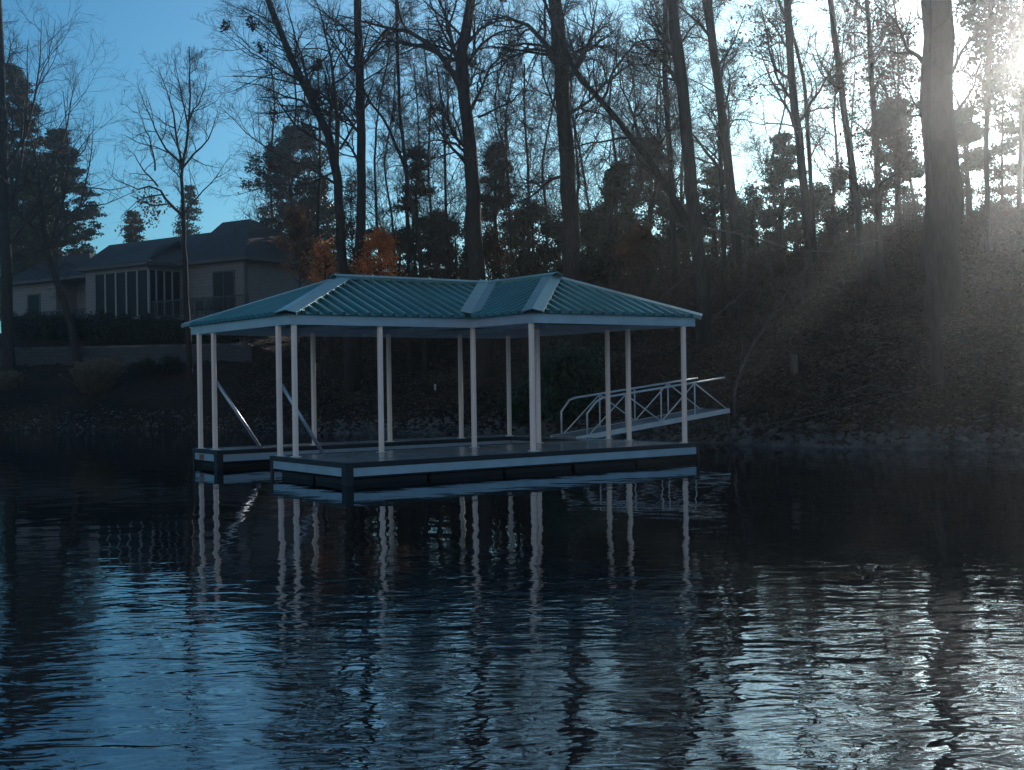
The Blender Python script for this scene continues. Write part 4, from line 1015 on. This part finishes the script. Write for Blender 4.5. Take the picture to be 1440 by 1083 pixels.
# evergreens
evergreen('pine_tree', 'tall dark pine behind the bare tree at the left edge', 22, 88, 90, 5.0, 'pine', n=42000, seed=1, size=.15)
evergreen('pine_tree', 'wide pine with layered boughs left of the house roof', 84, 185, 94, 5.8, 'pine', n=60000, seed=2, size=.15, base_frac=.25)
evergreen('pine_tree', 'second pine filling the gap between left edge and the house', 48, 235, 92, 5.8, 'pine', n=42000, seed=22, size=.15, base_frac=.25)
evergreen('pine_tree', 'small pine showing just above the left part of the house roof', 192, 297, 96, 2.2, 'pine', n=6000, seed=3, size=.14, base_frac=.6)
evergreen('cedar_tree', 'narrow evergreen tip behind the roof beside the forked tree', 268, 262, 98, 2.3, 'pine', n=6000, seed=4, size=.14, base_frac=.5)
evergreen('holly_tree', 'broad dark evergreen behind the right end of the house', 415, 182, 79, 3.1, 'bushy', 'holly', n=26000, seed=5, size=.14, base_frac=.2)
evergreen('holly_tree', 'lower dark evergreen to the right of the broad one by the house', 452, 262, 76, 2.2, 'bushy', 'holly', n=12000, seed=25, size=.13, base_frac=.1)
evergreen('pine_tree', 'bushy pine between the thin curving tree and the thick forked trunk', 592, 210, 62, 2.0, 'pine', n=13000, seed=6, size=.1, base_frac=.1)
evergreen('pine_tree', 'pine with rusty red needles right of the thick forked trunk', 702, 203, 62, 2.0, 'pine', 'rust', n=12000, seed=7, size=.1, base_frac=.1)
evergreen('cedar_tree', 'low dense evergreen left of the big limbed trunk', 755, 298, 60, 2.4, 'bushy', 'pine', n=14000, seed=8, size=.09, base_frac=.02)
evergreen('cedar_tree', 'cone-shaped cedar right of the big limbed trunk', 872, 235, 57, 2.6, 'cone', 'pine', n=17000, seed=9, size=.1, base_frac=.05)
evergreen('cedar_tree', 'tall cedar behind the grey trunk', 918, 200, 60, 2.6, 'cone', 'pine', n=15000, seed=10, size=.1, base_frac=.05)
evergreen('pine_tree', 'young dark pine left of the paired thin trunks', 1102, 190, 58, 1.6, 'pine', 'pine', n=9000, seed=11, size=.11, base_frac=.05)
evergreen('pine_tree', 'dark young pine right of the paired thin trunks', 1172, 250, 56, 1.9, 'bushy', 'holly', n=9000, seed=12, size=.1, base_frac=.02)
evergreen('pine_tree', 'dark evergreen filling the gap behind the young oak', 1262, 140, 58, 2.4, 'pine', 'pine', n=12000, seed=13, size=.12, base_frac=.05)
evergreen('pine_tree', 'pale green pine behind the thin trunk right of the huge one', 1362, 160, 56, 1.9, 'pine', 'pine', n=11000, seed=14, size=.11, base_frac=.05)
evergreen('pine_tree', 'pine at the right picture edge before the glare', 1446, 60, 60, 2.4, 'pine', 'pine', n=12000, seed=15, size=.12, base_frac=.05)
evergreen('pine_tree', 'dark pine between the slanting trunk and its grey neighbour', 1010, 240, 56, 1.8, 'pine', 'pine', n=8000, seed=16, size=.1, base_frac=.05)
evergreen('cedar_tree', 'low dark evergreen at the foot of the paired thin trunks', 1062, 275, 54, 1.6, 'bushy', 'holly', n=8000, seed=17, size=.09, base_frac=.02)
evergreen('cedar_tree', 'dark low evergreen between the two limbed trunks', 640, 320, 63, 2.2, 'bushy', 'pine', n=10000, seed=18, size=.1, base_frac=.02)
evergreen('cedar_tree', 'low evergreen right beside the foot of the big limbed trunk', 826, 300, 58, 1.6, 'bushy', 'pine', n=9000, seed=19, size=.09, base_frac=.02)
lowmass = [(565, 300, 66, 2.2), (618, 270, 68, 2.0), (735, 262, 66, 2.2), (785, 285, 64, 2.2), (848, 262, 66, 2.4), (900, 285, 62, 2.2), (968, 262, 62, 2.2), (1040, 285, 64, 2.2), (1125, 290, 62, 2.0), (1200, 268, 64, 2.2), (1285, 262, 62, 2.0), (1400, 262, 58, 2.0), (520, 290, 72, 2.2)]
for k_, (px_, tp, d_, rd) in enumerate(lowmass):
    evergreen('background_evergreen', 'soft dark evergreen in the continuous mass behind the bare trunks', px_, tp + 32, d_, rd, 'cone' if k_ % 2 else 'pine', 'pine', n=9000, seed=60 + k_, size=.1, base_frac=.02, group='evergreens massed on the crest')
# orange beeches
def beech(label, px_, top, d_, h_, n_, seed, leafm='orangeleaf'):
    b = at(px_, 400, d_)
    evergreen('beech_sapling', label, px_, top, d_, h_, 'bushy', leafm, n=n_, seed=seed, cat='beech tree', size=.075, base_frac=.5, trunk_w=.06)
beech('bright orange-leaved beech sapling just above the dock roof peak', 532, 332, 52, 1.35, 6500, 41)
beech('smaller orange beech sapling left of the brighter one', 455, 346, 53, 1.0, 1400, 42)
beech('rust-brown beech sapling beside the house wall', 420, 300, 62, 1.7, 3800, 43, 'brownleaf')
beech('thin rusty beech sapling behind the straight slim trunk', 500, 255, 58, .9, 1800, 44, 'rust')
beech('brown-leaved beech at the foot of the thick forked trunk', 690, 330, 52, 1.3, 3200, 45, 'rust')
beech('brown-leaved sapling on the upper slope left of the grey trunk', 905, 330, 50, 1.3, 2500, 46, 'brownleaf')
beech('sparse brown-leaved sapling on the slope above the gangway', 1042, 380, 40, .8, 500, 47, 'brownleaf')
# brush on the crest: nobody could count it
def brush():
    rng = np.random.default_rng(77); n = 1700
    px = rng.uniform(400, 1560, n); d_ = rng.uniform(44, 70, n)
    x = (px - 720) / 1665 * d_; s = d_ - np.interp(x, SX, SY)
    k = (s > 11) & (x > WALLX + 1.5); x, d_ = x[k], d_[k]; n = len(x)
    P0 = np.stack([x, d_, ground(x, d_) - .05], 1); D = rng.normal(0, .22, (n, 3)); D[:, 2] = 1
    L0 = rng.uniform(.8, 3.0, n); P1, R1 = grow(P0, D, L0, np.full(n, .014), 5, .12, .1, .3, rng)
    pp, dd, l2, r2 = children(P1, R1, L0, 6, .2, 1, .6, .4, .6, rng); P2, R2 = grow(pp, dd, l2, np.full(len(l2), .008), 3, .15, .2, .4, rng)
    pp, dd, l3, r3 = children(P2, R2, l2, 3, .2, 1, .6, .5, .6, rng); P3, R3 = grow(pp, dd, l3, np.full(len(l3), .006), 2, .15, .2, .4, rng)
    Va, Fa = tubes(P1, R1, 4); Vb, Fb = tubes(P2, R2, 3); Vc, Fc = tubes(P3, R3, 3)
    tag(link('brush', np_mesh('brush', np.concatenate([Va, Vb, Vc]), np.concatenate([Fa, Fb + len(Va), Fc + len(Va) + len(Vb)])), MT['twig']), 'tangle of thin leafless brush along the top of the bank', 'brush', kind='stuff')
    Q = P2.reshape(-1, 3); m = 30000; cc = Q[rng.integers(0, len(Q), m)] + rng.normal(0, .06, (m, 3))
    V, Fq = leaf_quads(cc, .055); tag(link('brush_leaves', np_mesh('brush_leaves', V, Fq), MT['brownleaf']), 'dry leaves held in the brush on top of the bank', 'brush', kind='stuff')
brush()

# ------------------------------------------------------------------ light
SUN_AZ = math.radians(25.5); SUN_EL = math.radians(14.5)
w = bpy.data.worlds.new("World"); scene.world = w; w.use_nodes = True
N = w.node_tree.nodes; L = w.node_tree.links; bgn = N['Background']
sky = N.new('ShaderNodeTexSky'); sky.sky_type = 'NISHITA'; sky.sun_disc = False
sky.sun_elevation = SUN_EL; sky.sun_rotation = SUN_AZ; sky.altitude = 200; sky.air_density = 1.0; sky.dust_density = SKY_DUST; sky.ozone_density = 3.0
# warm glow added low in the unseen sky behind the viewer, brightens the posts
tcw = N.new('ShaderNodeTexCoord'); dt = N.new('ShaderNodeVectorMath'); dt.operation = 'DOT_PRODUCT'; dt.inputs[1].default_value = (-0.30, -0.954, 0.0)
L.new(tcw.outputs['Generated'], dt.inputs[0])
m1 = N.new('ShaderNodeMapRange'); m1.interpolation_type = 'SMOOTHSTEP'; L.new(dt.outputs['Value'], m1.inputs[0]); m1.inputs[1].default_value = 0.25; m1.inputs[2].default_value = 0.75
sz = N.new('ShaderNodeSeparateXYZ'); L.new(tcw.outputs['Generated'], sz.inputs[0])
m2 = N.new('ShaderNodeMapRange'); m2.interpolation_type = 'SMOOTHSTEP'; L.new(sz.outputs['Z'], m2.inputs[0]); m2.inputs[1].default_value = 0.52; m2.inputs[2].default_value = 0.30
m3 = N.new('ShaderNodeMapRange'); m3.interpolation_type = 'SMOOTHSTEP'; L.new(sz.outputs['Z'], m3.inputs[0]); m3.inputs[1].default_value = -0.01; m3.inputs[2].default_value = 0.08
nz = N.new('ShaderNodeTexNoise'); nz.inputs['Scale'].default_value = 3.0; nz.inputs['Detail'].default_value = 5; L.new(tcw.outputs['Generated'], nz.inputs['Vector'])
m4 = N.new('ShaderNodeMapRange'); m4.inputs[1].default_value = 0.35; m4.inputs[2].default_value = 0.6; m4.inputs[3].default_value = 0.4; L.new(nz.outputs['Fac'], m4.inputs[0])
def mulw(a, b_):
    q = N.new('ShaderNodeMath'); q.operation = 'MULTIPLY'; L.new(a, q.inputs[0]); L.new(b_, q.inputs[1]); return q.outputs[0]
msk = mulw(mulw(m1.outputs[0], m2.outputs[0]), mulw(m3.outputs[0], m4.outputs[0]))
cl = N.new('ShaderNodeVectorMath'); cl.operation = 'SCALE'; cl.inputs[0].default_value = (FILL_BELT, FILL_BELT * .80, FILL_BELT * .70); L.new(msk, cl.inputs['Scale'])
mxs = N.new('ShaderNodeMix'); mxs.data_type = 'RGBA'; mxs.blend_type = 'MULTIPLY'; mxs.inputs[0].default_value = 1.0
L.new(sky.outputs[0], mxs.inputs[6]); mxs.inputs[7].default_value = SKY_TINT
# bright thin haze round the low sun
sdv = (math.sin(SUN_AZ) * math.cos(SUN_EL), math.cos(SUN_AZ) * math.cos(SUN_EL), math.sin(SUN_EL))
ds = N.new('ShaderNodeVectorMath'); ds.operation = 'DOT_PRODUCT'; ds.inputs[1].default_value = sdv; L.new(tcw.outputs['Generated'], ds.inputs[0])
def powm(e, g):
    q0 = N.new('ShaderNodeMath'); q0.operation = 'MAXIMUM'; q0.inputs[1].default_value = 0.0; L.new(ds.outputs['Value'], q0.inputs[0])
    q = N.new('ShaderNodeMath'); q.operation = 'POWER'; q.inputs[1].default_value = e; L.new(q0.outputs[0], q.inputs[0])
    r = N.new('ShaderNodeMath'); r.operation = 'MULTIPLY'; r.inputs[1].default_value = g; L.new(q.outputs[0], r.inputs[0]); return r.outputs[0]
gs = N.new('ShaderNodeMath'); gs.operation = 'ADD'; L.new(powm(10, GLOW), gs.inputs[0]); L.new(powm(90, GLOW * 8), gs.inputs[1])
gc = N.new('ShaderNodeVectorMath'); gc.operation = 'SCALE'; gc.inputs[0].default_value = (0.93, 1.0, 1.0); L.new(gs.outputs[0], gc.inputs['Scale'])
ad2 = N.new('ShaderNodeVectorMath'); ad2.operation = 'ADD'; L.new(mxs.outputs[2], ad2.inputs[0]); L.new(gc.outputs[0], ad2.inputs[1])
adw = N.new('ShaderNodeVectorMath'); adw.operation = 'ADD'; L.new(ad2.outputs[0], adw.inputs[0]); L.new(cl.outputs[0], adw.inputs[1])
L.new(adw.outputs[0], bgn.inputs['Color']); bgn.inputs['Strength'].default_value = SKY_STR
sd = bpy.data.lights.new('sun', 'SUN'); sd.energy = SUN_STR; sd.angle = math.radians(0.53); sd.color = (1.0, 0.93, 0.84)
so = bpy.data.objects.new('sun', sd); COL.objects.link(so)
dirv = Vector((math.sin(SUN_AZ) * math.cos(SUN_EL), math.cos(SUN_AZ) * math.cos(SUN_EL), math.sin(SUN_EL)))
so.rotation_euler = dirv.to_track_quat('Z', 'Y').to_euler(); so.location = (40, 60, 40)

# thin haze added to stand in for the lens-flare veil toward the low sun
mb = MB(); mb.box((-3300, -3300, -3.2), (3300, 3300, 36.0))
hm_ = bpy.data.materials.new('haze'); hm_.use_nodes = True
for n_ in list(hm_.node_tree.nodes):
    if n_.type == 'BSDF_PRINCIPLED': hm_.node_tree.nodes.remove(n_)
pv = hm_.node_tree.nodes.new('ShaderNodeVolumePrincipled'); pv.inputs['Color'].default_value = (0.9, 0.95, 1.0, 1)
pv.inputs['Density'].default_value = HAZE; pv.inputs['Anisotropy'].default_value = HAZE_G
hm_.node_tree.links.new(pv.outputs[0], hm_.node_tree.nodes['Material Output'].inputs['Volume'])
tag(mb.build('haze', hm_), kind='stuff')

scene.view_settings.view_transform = 'Standard'; scene.view_settings.look = 'None'
scene.view_settings.exposure = EXPO; scene.view_settings.gamma = 1.0
scene.cycles.max_bounces = 6; scene.cycles.volume_bounces = 0; scene.cycles.diffuse_bounces = 2; scene.cycles.glossy_bounces = 3
